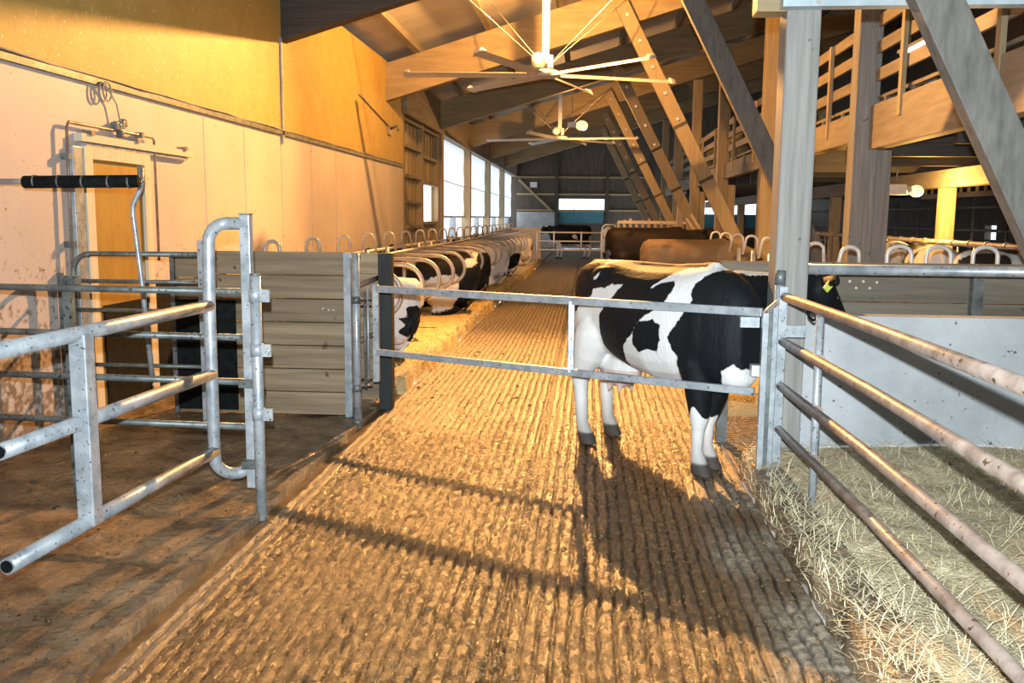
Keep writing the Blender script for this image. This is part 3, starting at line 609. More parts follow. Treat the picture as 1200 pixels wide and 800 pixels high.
# ------------------------------------------------------------------ plank partition
def partition():
    p = thing('plank_partition', (-2.87, 7.75, 0), 'weathered plank partition at the near end of the cubicles', 'partition')
    n = 7; rng = random.Random(5)
    for i in range(n):
        z0 = .03+i*.202
        MB().box(-3.30, -2.06, 7.70+rng.uniform(-.004, .004), 7.75, z0+.004, z0+.198).build('plank', PLANK, p, bevel=.004)
    for i in range(n):
        z0 = .03+i*.196
        MB().box(-3.56, -3.305, 7.72, 7.76, z0+.004, z0+.192).build('plank', PLANK, p, bevel=.004)
    MB().box(-3.60, -3.56, 7.70, 7.78, .02, 1.42).build('end_channel', GALV_DARK, p)
    MB().box(-3.55, -3.02, 7.675, 7.695, .06, 1.02).build('black_sheet', BLACK, p)
    c = MB().box(-2.06, -2.0, 7.66, 7.72, 0, 1.44).box(-2.08, -1.98, 7.66, 7.78, -.01, .02).build('end_channel', GALV, p)
    MB().box(-2.0, -1.92, 7.67, 7.70, 1.39, 1.425).build('link', GALV, c); MB().box(-2.0, -1.90, 7.60, 7.63, .29, .33).build('link', GALV, c)
    for x, z in ((-2.2, .95), (-2.16, .95), (-2.25, .96)): MB().tube([(x, 7.70, z), (x, 7.69, z)], .010, 6).build('bolt', BOLT, p)
    q = thing('stall_end_panel', (-2.0, 8.3, 0), 'grey plank stall end behind the round gate post', 'partition')
    for i in range(7): MB().box(-2.75, -1.87, 8.20, 8.24, .085+i*.191, .085+i*.191+.188).build('plank', PLANK, q, bevel=.003)
    MB().box(-1.87, -1.75, 8.12, 8.24, 0, 1.42).build('end_post', DARKPOST, q, bevel=.006)
    for x in (-1.845, -1.775): MB().box(x-.008, x+.008, 8.112, 8.12, .05, 1.40).build('fillet', DARKPOST, q)
    for i, z in enumerate((1.13, .64)):
        t = MB().tube([(-2.03, 7.78, z), (-1.88, 8.2, z+.07)], .022, 10).build('link_tube', GALV_WARM); tag(t, ('upper', 'lower')[i]+' short warm-lit tube between partition and dark stall post', 'tube')
partition()

# ------------------------------------------------------------------ middle gate across the alley
def rect_tube(a, b, w, h, name, m, par): return MB().beam(a, b, w, h).build(name, m, par, bevel=.004)
def mid_gate():
    A = Vector((-1.76, 7.47, 0)); B = Vector((1.11, 5.93, 0))
    def at(t, z): v = A.lerp(B, t); return (v.x, v.y, z)
    g = thing('swing_gate', (A.lerp(B, .5).x, A.lerp(B, .5).y, 0), 'two-rail galvanised gate closing the alley in front of the cow', 'gate')
    rect_tube(at(0, 1.155), at(1, 1.165), .04, .055, 'rail', GALV, g)
    rect_tube(at(0, .63), at(.99, .65), .04, .05, 'rail', GALV, g)
    MB().beam(at(.008, .38), at(.008, 1.19), .05, .05, (1, 0, 0)).build('end_post', GALV, g, bevel=.004)
    MB().beam(at(.575, .64), at(.575, 1.16), .045, .045, (1, 0, 0)).build('brace_post', GALV, g, bevel=.004)
    MB().box(.97, 1.09, 5.90, 5.96, 1.07, 1.135).build('latch_lug', GALV, g); MB().box(1.05, 1.12, 5.88, 5.96, .76, .83).build('latch_lug', WHITE_STEEL, g)
    p = thing('hinge_post', (-1.88, 7.37, 0), 'round galvanised hinge post at the left end of the alley gate', 'post')
    MB().tube([(-1.88, 7.37, 0), (-1.88, 7.37, 1.45)], .032, 14).build('shaft', GALV, p)
    for z in (1.07, .34, .05): MB().tube([(-1.88, 7.37, z-.03), (-1.88, 7.37, z+.03)], .038, 14).build('clamp', GALV_DARK, p)
    for z in (1.08, 1.03, .42, .36): MB().tube([(-1.86, 7.37, z), (-1.76, 7.40, z)], .010, 6).build('hinge_pin', GALV_WARM, p)
    MB().tube([(-1.81, 7.38, .34), (-1.81, 7.38, 1.14)], .012, 6).build('hinge_rod', GALV_DARK, p)
    MB().tube([(-1.79, 7.40, .40), (-1.79, 7.40, 1.18)], .009, 6).build('hinge_rod', GALV, p)
    q = thing('latch_post', (1.14, 5.93, 0), 'cluster of steel channels where the alley gate latches', 'post')
    MB().box(1.095, 1.13, 5.82, 5.87, 0, 1.17).build('channel', GALV, q); MB().box(1.135, 1.16, 5.84, 5.89, 0, 1.20).build('channel', GALV_DARK, q)
    MB().box(1.165, 1.195, 5.86, 5.90, 0, 1.22).build('channel', GALV, q)
    MB().beam((1.10, 5.86, 1.16), (1.19, 5.86, 1.24), .02, .03).build('top_lip', GALV_WARM, q)
mid_gate()

# ------------------------------------------------------------------ right pen
def right_pen():
    w = MB().box(1.22, 7.0, 6.31, 6.46, -.05, 1.115).build('wall_pen', CONC, bevel=.01); struct(w, 'speckled low concrete wall at the back of the straw pen', 'wall')
    f = thing('tube_fence', (1.26, 4, 0), 'sloping-away row of rusty-lit tube rails along the straw pen', 'fence')
    for z, r, ya in ((1.268, .029, 1.2), (.985, .028, 1.2), (.70, .028, 1.2), (.42, .026, 1.2)):
        MB().tube([(1.31, ya, z-.005), (1.285, 4.2, z), (1.235, 5.90, z)], r, 14).build('rail', GALV_WARM, f)
    MB().tube([(1.225, 5.9, .16), (1.28, 5.2, .155), (1.30, 4.6, .13)], .018, 10).build('low_rail', GALV_DARK, f)
    MB().tube([(1.285, 5.15, .06), (1.275, 5.15, 1.26)], .022, 12).build('upright', GALV, f)
    for z in (.985, .70, .42): MB().tube([(1.278, 5.12, z), (1.276, 5.18, z)], .034, 12).build('collar', GALV_WARM, f)
    MB().box(1.205, 1.255, 5.895, 5.915, .0, 1.33).build('end_plate', GALV, f); MB().tube([(1.215, 5.95, 0), (1.215, 5.95, 1.43)], .030, 14).build('end_pole', GALV, f)
    MB().tube([(1.215, 5.95, 1.34), (1.215, 5.95, 1.43)], .032, 14).build('pole_cap', GALV_DARK, f)
    MB().box(1.255, 1.40, 6.0, 6.012, 1.0, 1.075).build('bolt_plate', GALV, f)
    MB().tube([(1.29, 5.5, 1.235), (1.295, 5.5, 1.19), (1.31, 5.45, 1.17), (1.33, 5.4, 1.19), (1.335, 5.35, 1.235)], .008, 6).build('wire_loop', BLACK, f)
    t = MB().tube([(1.47, 6.62, 1.405), (7.0, 6.62, 1.405)], .037, 16).build('steel_tube', GALV); tag(t, 'thick blue-grey steel tube running right from the grey pillar', 'tube')
    p = thing('plank_wall', (4, 7.2, 0), 'mossy plank barrier behind the thick steel tube', 'partition')
    for z0, z1, x0 in ((.55, .83, 1.02), (.835, 1.13, 1.02), (1.135, 1.43, 1.02)):
        for a, b in ((x0, 2.9), (2.905, 7.0)): MB().box(a, b, 7.18, 7.23, z0, z1).build('plank', PLANK_R, p, bevel=.004)
    for x, z in ((1.98, 1.29), (2.08, 1.29), (2.18, 1.285), (2.03, 1.24), (2.13, 1.24)): MB().tube([(x, 7.18, z), (x, 7.168, z)], .011, 8).build('screw', BOLT, p)
    for x in (2.9, 5.0): MB().box(x-.04, x+.04, 7.11, 7.178, .0, 1.34).build('steel_post', GALV_DARK, p)
    MB().box(1.04, 1.12, 7.24, 7.32, 0, 1.40).build('steel_post', GALV_DARK, p)
right_pen()

# ------------------------------------------------------------------ cubicle dividers
def divider(loc, sgn, label, group, hoopw=.16, m=STALL, full=True):
    # local x: sgn=+1 the loop reaches towards +x
    r = thing('cubicle_divider', loc, label, 'divider', group); x, y, z = loc
    X = lambda v: x+sgn*v
    loop = [(X(0), y, 1.20), (X(.70), y, 1.18)]+[(X(.70+.245*math.cos(a)), y, .935+.245*math.sin(a)) for a in np.linspace(math.pi/2, -math.pi/2, 13)][1:]+[(X(.0), y, .62)]
    if full: MB().tube(loop, .027, 10).build('loop', m, r)
    MB().tube([(X(-.03), y, z), (X(-.03), y, 1.30)], .032, 10).build('post', m, r)
    h = hoopw/2
    hp = [(X(-h), y, 1.24), (X(-h*.85), y, 1.44)]+[(X(h*.85*math.cos(a)), y, 1.44+.07*math.sin(a)) for a in np.linspace(math.pi, 0, 9)][1:-1]+[(X(h*.85), y, 1.44), (X(h*1.25), y, 1.24)]
    MB().tube(hp, .018, 8).build('head_hoop', m, r)
    return r
d0 = divider((-2.9, 8.32, .17), 1, 'curved steel cubicle divider left of the alley, first from the plank partition', 'left cubicle dividers')
for k in range(1, 22): copy_tree(d0, (-2.9, 8.32+1.255*k, .17), 'curved steel cubicle divider left of the alley, %s from the plank partition' % ORD[k])
o = MB().tube([(-2.97, 8.36, 1.27), (-2.97, 35.9, 1.27)], .024, 8).build('neck_rail', STALL); tag(o, 'long tube joining the heads of the left cubicle dividers', 'rail')
o = MB().tube([(-2.72, 8.36, 1.235), (-2.72, 35.9, 1.235)], .022, 8).build('neck_rail', STALL); tag(o, 'second long tube running over the left cubicle dividers', 'rail')
d1 = divider((2.35, 8.55, .14), -1, 'pale steel head hoop divider right of the alley, first beyond the plank barrier', 'right cubicle dividers', .19, WHITE_STEEL, False)
for k in range(1, 9): copy_tree(d1, (2.35, 8.55+1.27*k, .14), 'pale steel head hoop divider right of the alley, %s beyond the plank barrier' % ORD[k])
for i, x in enumerate((2.62, 2.94, 3.32)):
    y = 8.05
    hp = [(x-.115, y, .0), (x-.10, y, 1.44)]+[(x+.10*math.cos(a), y, 1.46+.075*math.sin(a)) for a in np.linspace(math.pi, 0, 9)]+[(x+.115, y, 0)]
    o = MB().tube(hp, .018, 10).build('steel_hoop', WHITE_STEEL); tag(o, 'pale steel hoop above the plank barrier, %s from the right edge' % ORD[2-i], 'hoop', 'hoops above the plank barrier')
o = MB().box(-3.6, -1.88, 36.0, 36.08, 0.03, 1.35).box(-1.98, -1.84, 35.96, 36.12, 0.03, 1.37).build('board_panel', TAN); tag(o, 'tan board panel at the far end of the left cubicles', 'partition')

# ------------------------------------------------------------------ far gate and feed fences
def far_fences():
    g = thing('far_gate', (-.7, 33, 0), 'pale tube gate across the far end of the alley', 'gate')
    for z in (1.22, .91, .60): MB().tube([(-1.82, 33, z), (.46, 33, z)], .028, 8).build('rail', WHITE_STEEL, g)
    for x in (-1.82, -1.22, -.25, .46): MB().tube([(x, 33, 0 if x in (-1.82, .46) else .6), (x, 33, 1.26)], .028, 8).build('upright', WHITE_STEEL, g)
    h = thing('hoop_gate', (.7, 32.6, 0), 'tall pale hooped tube frame at the right end of the far gate', 'gate')
    MB().tube([(.48, 32.6, 0), (.48, 32.6, 1.35)]+[(.62+.14*math.cos(a), 32.6, 1.35+.16*math.sin(a)) for a in np.linspace(math.pi, math.pi/2, 6)]+[(.92, 32.6, 1.51), (.92, 32.6, .1)], .03, 8).build('hoop', WHITE_STEEL, h)
    MB().tube([(.48, 32.6, .75), (.92, 32.6, .75)], .025, 8).build('rail', WHITE_STEEL, h)
    f = thing('feed_barrier', (2.0, 30, 0), 'pale barred feed barrier behind the black cow', 'fence')
    for z in (1.62, 1.25, .4): MB().beam((.95, 30.0, z), (3.2, 28.6, z), .07, .09).build('rail', TAN, f)
    for k in range(13):
        t = k/12; MB().box(.95+2.25*t-.04, .95+2.25*t+.04, 30-1.4*t-.03, 30-1.4*t+.03, .14, 1.64+.05*(k % 3)).build('bar', TAN, f)
    o = MB().box(2.46, 2.62, 26.3, 26.46, .14, 2.1).build('timber_stake', TAN); tag(o, 'short pale post standing behind the black cow', 'post')
    o = MB().box(1.7, 3.4, 20.6, 20.66, .14, 1.38).build('board_panel', LAM_X); tag(o, 'brown board behind the tan cow at the foot of the braces', 'partition')
    f = thing('feed_fence', (5.5, 14, 0), 'orange-lit feed fence tube with upright bars under the loft', 'fence')
    MB().tube([(5.5, 8, 1.42), (5.5, 30, 1.42)], .04, 10).build('top_tube', STALL, f); MB().tube([(5.5, 8, .5), (5.5, 30, .5)], .03, 8).build('low_tube', GALV_WARM, f)
    for k in range(36):
        y = 8.2+k*.6; MB().tube([(5.5, y, .02), (5.5, y+.12, 1.42)], .018, 6).build('bar', GALV_WARM, f)
        MB().tube([(5.5, y+.27, 1.42), (5.5, y+.31, 1.42)], .056, 8).build('ring', GALV_WARM, f)
    f = thing('tube_railing', (8.5, 18, 0), 'blue-grey tube railing in the dark beyond the feed fence', 'fence')
    for z in (2.05, 1.55, 1.0): MB().tube([(8.5, 9, z), (8.5, 40, z)], .035, 8).build('rail', GALV_DARK, f)
    for k in range(14): MB().tube([(8.5, 9.5+k*1.7, 0.02), (8.5, 9.5+k*1.7, 2.25)], .035, 8).build('upright', GALV_DARK, f)
    f = thing('hay_rack', (7.6, 16, 2.2), 'slatted rack hung under the loft beyond the lamp', 'rack')
    for z in (2.28, 2.52): MB().box(7.55, 7.63, 10, 22, z-.05, z+.05).build('rail', LAM_Y, f)
    for k in range(30): MB().box(7.57, 7.61, 10.2+k*.4, 10.26+k*.4, 2.28, 2.56).build('slat', LAM_Z, f)
    f = thing('pipe_stack', (2.9, 24, .14), 'leaning pale tubes beside the orange timber post', 'tube')
    for a, b in (((3.3, 22.5, .3), (2.3, 22.2, 1.75)), ((3.45, 22.5, .3), (2.4, 22.2, 1.85)), ((3.75, 21.0, 1.0), (3.95, 21.0, 2.2))): MB().tube([a, b], .035, 8).build('pipe', TAN, f)
far_fences()

# ------------------------------------------------------------------ cows
def sdf_poly(P, poly):
    P = np.asarray(P); d = np.full(len(P), 1e9); ins = np.zeros(len(P), bool); n = len(poly)
    for i in range(n):
        a = np.array(poly[i]); b = np.array(poly[(i+1) % n]); e = b-a; w = P-a
        t = np.clip((w@e)/(e@e+1e-12), 0, 1); d = np.minimum(d, np.hypot(*(w-t[:, None]*e).T))
        c = ((a[1] <= P[:, 1]) & (b[1] > P[:, 1])) | ((b[1] <= P[:, 1]) & (a[1] > P[:, 1]))
        xc = a[0]+(P[:, 1]-a[1])/(b[1]-a[1]+1e-12)*e[0]; ins ^= c & (P[:, 0] < xc)
    return np.where(ins, d, -d)
def coat_mat(name, dark, pale, edge=.018):
    m = bpy.data.materials.new(name); m.use_nodes = True; N = m.node_tree.nodes; L = m.node_tree.links; b = N['Principled BSDF']
    b.inputs['Roughness'].default_value = .62; b.inputs['Specular IOR Level'].default_value = .22
    at = N.new('ShaderNodeAttribute'); at.attribute_name = 'sd'; tn = N.new('ShaderNodeAttribute'); tn.attribute_name = 'tint'
    tc = N.new('ShaderNodeTexCoord'); ns = N.new('ShaderNodeTexNoise'); ns.inputs['Scale'].default_value = 26; ns.inputs['Detail'].default_value = 3
    L.new(tc.outputs['Object'], ns.inputs['Vector'])
    sb = N.new('ShaderNodeMath'); sb.operation = 'MULTIPLY_ADD'; sb.inputs[1].default_value = edge*2; sb.inputs[2].default_value = -edge
    L.new(ns.outputs['Fac'], sb.inputs[0])
    ad = N.new('ShaderNodeMath'); ad.operation = 'ADD'; L.new(at.outputs['Fac'], ad.inputs[0]); L.new(sb.outputs[0], ad.inputs[1])
    mr = N.new('ShaderNodeMapRange'); mr.inputs['From Min'].default_value = -.004; mr.inputs['From Max'].default_value = .004
    L.new(ad.outputs[0], mr.inputs['Value'])
    mx = N.new('ShaderNodeMixRGB'); mx.inputs[1].default_value = tuple(dark)+(1,); mx.inputs[2].default_value = tuple(pale)+(1,); L.new(mr.outputs[0], mx.inputs[0])
    m2 = N.new('ShaderNodeMixRGB'); L.new(tn.outputs['Alpha'], m2.inputs[0]); L.new(mx.outputs[0], m2.inputs[1]); L.new(tn.outputs['Color'], m2.inputs[2])
    L.new(m2.outputs[0], b.inputs['Base Color'])
    n2 = N.new('ShaderNodeTexNoise'); n2.inputs['Scale'].default_value = 1; n2.inputs['Detail'].default_value = 3
    mp = N.new('ShaderNodeMapping'); mp.inputs['Scale'].default_value = (42, 42, 16); L.new(tc.outputs['Object'], mp.inputs['Vector']); L.new(mp.outputs[0], n2.inputs['Vector'])
    bp = N.new('ShaderNodeBump'); bp.inputs['Strength'].default_value = .35; bp.inputs['Distance'].default_value = .015
    L.new(n2.outputs['Fac'], bp.inputs['Height']); L.new(bp.outputs[0], b.inputs['Normal'])
    return m
HOLSTEIN = coat_mat('holstein_coat', (.006, .008, .010), (.78, .77, .74))
BROWN = coat_mat('tan_coat', (.22, .15, .085), (.27, .19, .115))
DARKCOAT = coat_mat('dark_brown_coat', (.012, .008, .007), (.03, .02, .014))
FEEDC = coat_mat('feed_cow_coat', (.03, .022, .015), (.74, .70, .62))

def sell(c, fx, up, hw, hh, n=20, e=2.3):
    side = fx.cross(up).normalized(); out = []
    for k in range(n):
        a = 2*math.pi*k/n; ca, sa = math.cos(a), math.sin(a)
        out.append(c+side*(hw*math.copysign(abs(ca)**(2/e), ca))+up*(hh*math.copysign(abs(sa)**(2/e), sa)))
    return out
def limb(m, pts, rs, n=12):
    V = [Vector(p) for p in pts]; P = []; R = []
    for i in range(len(V)-1):
        for t in (0, .34, .67): P.append(V[i].lerp(V[i+1], t)); R.append(rs[i]+(rs[i+1]-rs[i])*t)
    P.append(V[-1]); R.append(rs[-1]); m.tube(P, R, n)
def cow(name, label, loc, heading, coat, neck, head_dir, feet=None, lying=False, sdfun=None, voxel=.02, tail=0., tagged=False, group=None, blaze=False):
    m = MB(); F = Vector((1, 0, 0)); U = Vector((0, 0, 1)); dz = -.52 if lying else 0.
    T = [(-.72, 1.30, 1.10, .08), (-.70, 1.385, 1.00, .15), (-.62, 1.41, .88, .21), (-.48, 1.435, .76, .25), (-.28, 1.43, .69, .27), (-.02, 1.405, .63, .31), (.25, 1.405, .59, .335),
         (.48, 1.415, .60, .30), (.66, 1.435, .62, .25), (.80, 1.40, .60, .215), (.92, 1.33, .60, .17), (1.00, 1.24, .68, .11)]
    rings = []
    for x, zt, zb, w in T:
        wl = w*(1.18 if lying else 1); rings.append(sell(Vector((x, 0, (zt+zb)/2+dz)), F, U, wl, (zt-zb)/2, 22, 2.25))
    m.loft(rings)
    # hook bones, spine
    for s in (1, -1):
        m.ball((-.34, s*.15, 1.315+dz), .12, .085, .075); m.ball((-.62, s*.08, 1.25+dz), .08, .06, .07)
        m.ball((.64, s*.15, 1.02+dz), .17, .11, .30); m.ball((-.46, s*.15, .98+dz), .21, .12, .30)
    limb(m, [(-.66, 0, 1.40+dz), (-.2, 0, 1.405+dz), (.3, 0, 1.40+dz), (.68, 0, 1.42+dz)], [.03, .035, .035, .045], 8)
    if not lying:
        ft = feet or {'fr': (.63, -.10), 'fl': (.50, .10), 'hr': (-.51, -.17), 'hl': (-.65, .17)}
        for k, (fx, fy) in ft.items():
            if k[0] == 'f':
                limb(m, [(.64, fy*1.0, 1.0), (.62, fy*1.25, .78), (.60*.5+fx*.5+.03, fy*1.2, .60), (fx+.02, fy*1.05, .41), (fx+.005, fy, .31), (fx, fy, .16), (fx+.02, fy, .09)], [.06, .125, .098, .074, .048, .043, .060])
                m.loft([[Vector((fx+o_+a*1.15*math.cos(q), fy+a*.85*math.sin(q), z)) for q in [2*math.pi*j/10 for j in range(10)]] for a, z, o_ in ((.080, 0.0, .055), (.066, .06, .035), (.05, .12, .015))])
            else:
                limb(m, [(-.48, fy*.7, 1.08), (-.42, fy*.95, .86), (fx*.5-.22, fy*1.02, .70), (fx-.07, fy, .52), (fx-.055, fy, .42), (fx-.03, fy, .15), (fx+.0, fy, .085)], [.08, .16, .125, .075, .056, .050, .062])
                m.loft([[Vector((fx+o_+a*1.15*math.cos(q), fy+a*.85*math.sin(q), z)) for q in [2*math.pi*j/10 for j in range(10)]] for a, z, o_ in ((.082, 0.0, .045), (.068, .06, .025), (.052, .12, .0))])
        m.ball((-.30, 0, .60), .21, .13, .15)
        for sx in (-.36, -.24):
            for s in (1, -1): limb(m, [(sx, s*.06, .52), (sx, s*.065, .41)], [.025, .016], 8)
    else:
        for s in (1, -1):
            limb(m, [(.60, s*.22, .38), (.95, s*.26, .12), (.62, s*.30, .06), (.50, s*.30, .05)], [.12, .075, .055, .05])
            limb(m, [(-.42, s*.27, .40), (-.02, s*.38, .20), (-.42, s*.42, .08), (-.10, s*.46, .05), (.0, s*.46, .05)], [.19, .13, .075, .05, .055])
    # tail
    if not lying: limb(m, [(-.70, 0, 1.38), (-.77, tail*.3, 1.22), (-.77, tail*.6, .9), (-.75, tail, .55), (-.73, tail, .42)], [.035, .028, .022, .035, .02], 8)
    else: limb(m, [(-.68, 0, 1.34+dz), (-.72, .10, .60), (-.66, .26, .26), (-.52, .40, .07)], [.035, .028, .028, .03], 8)
    # neck and head
    nb = Vector((.74, 0, 1.12+dz)); nk = [nb]+[Vector(p) for p in neck]
    for i in range(len(nk)-1):
        pass
    rr = [.27]+[.27+(.125-.27)*(i+1)/(len(nk)-1) for i in range(len(nk)-1)]
    rings = []
    for i, p in enumerate(nk):
        d = (nk[min(i+1, len(nk)-1)]-nk[max(i-1, 0)]).normalized(); up = (U-d*U.dot(d)).normalized()
        rings.append(sell(p, d, up, rr[i]*.62, rr[i], 16, 2.1))
    m.loft(rings)
    hd = Vector(head_dir).normalized(); hu = (U-hd*U.dot(hd)).normalized(); hs = hd.cross(hu)
    pl = nk[-1]+hu*.03; rings = []
    for t, w, h, off in ((-.06, .075, .085, 0), (.0, .115, .115, 0), (.10, .118, .125, -.015), (.20, .098, .112, -.03), (.32, .076, .092, -.045), (.42, .074, .080, -.05), (.50, .078, .072, -.055), (.54, .055, .05, -.06)):
        rings.append(sell(pl+hd*t+hu*off, hd, hu, w, h, 16, 2.2))
    m.loft(rings); m.ball(tuple(pl+hu*.085), .05, .05, .045)
    ears = []
    for s in (1, -1):
        e0 = pl+hs*s*.09+hu*.05-hd*.02; e1 = e0+hs*s*.21-hu*.03-hd*.03; rings = []
        for t, w in ((0, .03), (.3, .055), (.65, .06), (.9, .035), (1, .012)):
            c = e0.lerp(e1, t); rings.append(sell(c, (e1-e0).normalized(), hu, w*.38+.008, w, 10, 2))
        m.loft(rings); ears.append((e0.lerp(e1, .6), s))
    # one skin
    tmp = m.build('tmp', coat, origin=(0, 0, 0))
    rm = tmp.modifiers.new('r', 'REMESH'); rm.mode = 'VOXEL'; rm.voxel_size = voxel; rm.use_smooth_shade = True
    sm = tmp.modifiers.new('s', 'SMOOTH'); sm.factor = .5; sm.iterations = 9 if voxel < .021 else 5 if voxel < .026 else 3
    dg = bpy.context.evaluated_depsgraph_get(); me = bpy.data.meshes.new_from_object(tmp.evaluated_get(dg))
    bpy.data.objects.remove(tmp)
    me.name = 'body'; me.materials.clear(); me.materials.append(coat)
    n = len(me.vertices); co = np.empty(n*3); me.vertices.foreach_get('co', co); co = co.reshape(-1, 3)
    sd = sdfun(co) if sdfun else np.full(n, -1.)
    if blaze:
        q = co-np.array(pl); la = np.abs(q@np.array(hs)); al = q@np.array(hd); hh = q@np.array(hu)
        sd = np.where((al > .05) & (al < .36) & (hh > 0), np.maximum(sd, .03-la), sd)
    a = me.attributes.new('sd', 'FLOAT', 'POINT'); a.data.foreach_set('value', sd.astype(np.float32))
    tint = np.zeros((n, 4), np.float32)
    if not lying:
        z = co[:, 2]; k = np.clip((.10-z)/.02, 0, 1); tint[:, :3] = (.07, .06, .05); tint[:, 3] = k
        dirt = np.clip((.34-z)/.24, 0, 1)*.55; use = dirt > tint[:, 3]; tint[use, :3] = (.22, .19, .15); tint[use, 3] = dirt[use]
        ud = (np.hypot((co[:, 0]+.30)/.26, co[:, 1]/.15) < 1) & (z < .60) & (z > .36); tint[ud, :3] = (.66, .47, .40); tint[ud, 3] = .85
    mz = np.array(pl+hd*.53-hu*.06); dm = np.linalg.norm(co-mz, axis=1); k = dm < .075; tint[k, :3] = (.05, .04, .045); tint[k, 3] = .9
    ca = me.color_attributes.new('tint', 'FLOAT_COLOR', 'POINT'); ca.data.foreach_set('color', tint.ravel())
    r = thing(name, loc, label, 'cow', group); r.rotation_euler = (0, 0, math.radians(heading))
    o = bpy.data.objects.new('body', me); COL.objects.link(o); o.parent = r
    for s in (1, -1):
        c = pl+hd*.15+hs*s*.102+hu*.025
        e = MB().ball(tuple(c), .022, .022, .022, 10, 7); eo = e.build('eye', EYE, origin=(0, 0, 0)); eo.parent = r
    if tagged:
        for c, s in ears[1 if tagged == 'r' else 0:][:1]:
            w = c-hu*.035-hd*.0
            b = MB(); b.beam(w+hu*.035+Vector((0, 0, 0)), w-hu*.055, .05, .012, hs*s).build('ear_tag', HOOFTAG, origin=(0, 0, 0)).parent = r
    return r
# white areas of the main cow's flank, in body coordinates (length, height)
W1 = [(.679,1.52),(.771,1.53),(.817,1.46),(.698,1.384),(.64,1.302),(.66,1.201),(.586,1.081),(.501,.956),(.53,.866),(.565,.823),(.543,.762),(.564,.52),(.231,.5),(-.029,.5),(.007,.681),(.058,.844),(.182,.944),(.267,1.056),(.368,1.119),(.45,1.184),(.488,1.257),(.494,1.304),(.46,1.325),(.36,1.307),(.293,1.267),(.309,1.291),(.375,1.354),(.456,1.411),(.603,1.42)]
B1 = [(.25,1.036),(.37,1.06),(.44,1.031),(.436,.913),(.397,.831),(.327,.852),(.241,.811),(.176,.87),(.191,.957)]
W2 = [(-.355,1.222),(-.225,1.237),(-.148,1.268),(-.024,1.27),(-.087,1.185),(-.172,1.134),(-.2,1.081),(-.248,1.039),(-.25,.794),(-.167,.702),(-.029,.645),(-.029,-.1),(-.9,-.1),(-.9,1.0),(-.56,1.03),(-.496,1.088),(-.364,1.17)]
W3 = [(-.398,1.284),(-.289,1.367),(-.347,1.293)]
W4 = [(-.393,1.438),(-.253,1.48),(-.272,1.443),(-.371,1.40)]
W5 = [(.864,.682),(.882,.758),(.954,.808),(1.03,.763),(1.055,.696),(1.2,.652),(1.061,.5),(.945,.5),(.829,.60)]
def main_sd(co):
    P = co[:, [0, 2]]
    d = sdf_poly(P, W1); d = np.minimum(d, -sdf_poly(P, B1))
    for w in (W2, W3, W4, W5): d = np.maximum(d, sdf_poly(P, w))
    leg = np.minimum(.43+.06*np.sin(co[:, 0]*40)-co[:, 2], .2); leg = np.where(co[:, 0] > .3, leg, -1)
    d = np.maximum(d, leg)
    fl = np.where((co[:, 0] > 1.0) & (co[:, 2] > 1.0), .018-np.abs(co[:, 1]-1.02), -1)
    return np.maximum(d, np.minimum(fl, -1) if False else d)
def main_cow():
    th = math.radians(-51.2); L = Vector((.4575, 6.845, 0))
    def loc(x, y, z):
        v = Vector((x, y, 0))-L; return (v.x*math.cos(th)+v.y*math.sin(th), -v.x*math.sin(th)+v.y*math.cos(th), z)
    poll = loc(1.64, 6.90, 1.25); muz = loc(1.86, 6.99, 1.02)
    hd = Vector(muz)-Vector(poll)
    cow('cow', 'black-and-white cow standing behind the alley gate', tuple(L), -51.2, HOLSTEIN,
        [loc(1.06, 6.55, 1.18), loc(1.36, 6.76, 1.20), poll], hd, {'fr': (.63, -.10), 'fl': (.52, .11), 'hr': (-.51, -.18), 'hl': (-.63, .18)}, sdfun=main_sd, voxel=.015, tail=.03, tagged='l', blaze=True)
main_cow()
def rand_sd(seed, freq, thr):
    def f(co):
        q = co*freq+seed*3.7
        v = .6*vnoise(q[:, 0]+q[:, 1]*.3+20, q[:, 2]+q[:, 1]*.9+20, seed)+.4*vnoise(q[:, 0]*2+50, q[:, 2]*2+q[:, 1]+50, seed+1)
        return (v-thr)*.3
    return f
NECK = [(1.0, 0, 1.22), (1.18, 0, 1.30)]
cow('cow', 'tan brown cow standing behind the black-and-white cow', (1.60, 15.5, .05), -4, BROWN, [(.98, .02, 1.18), (1.15, .04, 1.16)], (.8, -.1, -.6), voxel=.025, sdfun=rand_sd(3, 2.2, .66)).scale = (.95, .95, .95)
cow('cow', 'dark almost black cow standing beside the hooped far gate', (1.10, 18.1, .14), 2, DARKCOAT, NECK, (.85, -.35, -.28), voxel=.025)
cow('cow', 'black cow with white legs behind the far gate', (-.65, 39.8, 0), 190, HOLSTEIN, NECK, (.8, .1, -.6), voxel=.035, sdfun=lambda co: np.maximum(.62-co[:, 2], rand_sd(5, 2.4, .62)(co)))
cow('cow', 'pale-faced cow looking along the alley by the hooped far frame', (.80, 34.9, 0), -97, HOLSTEIN, [(1.0, 0, 1.15), (1.15, 0, 1.12)], (.6, .1, -.8), voxel=.035, sdfun=lambda co: np.where(co[:, 0] > 1.05, .1, rand_sd(8, 2., .5)(co)))
FG = 'cows at the feed fence under the loft'
cow('cow', 'yellow-lit pale cow with brown patches at the feed fence, left of three', (4.4, 14.0, 0.03), 84, FEEDC, NECK, (.7, 0, -.7), voxel=.03, sdfun=rand_sd(11, 2.3, .45), group=FG)
cow('cow', 'dark patched cow at the feed fence, middle of three', (4.2, 11.7, .03), 80, FEEDC, NECK, (.7, 0, -.7), voxel=.03, sdfun=rand_sd(14, 2.0, .60), group=FG)
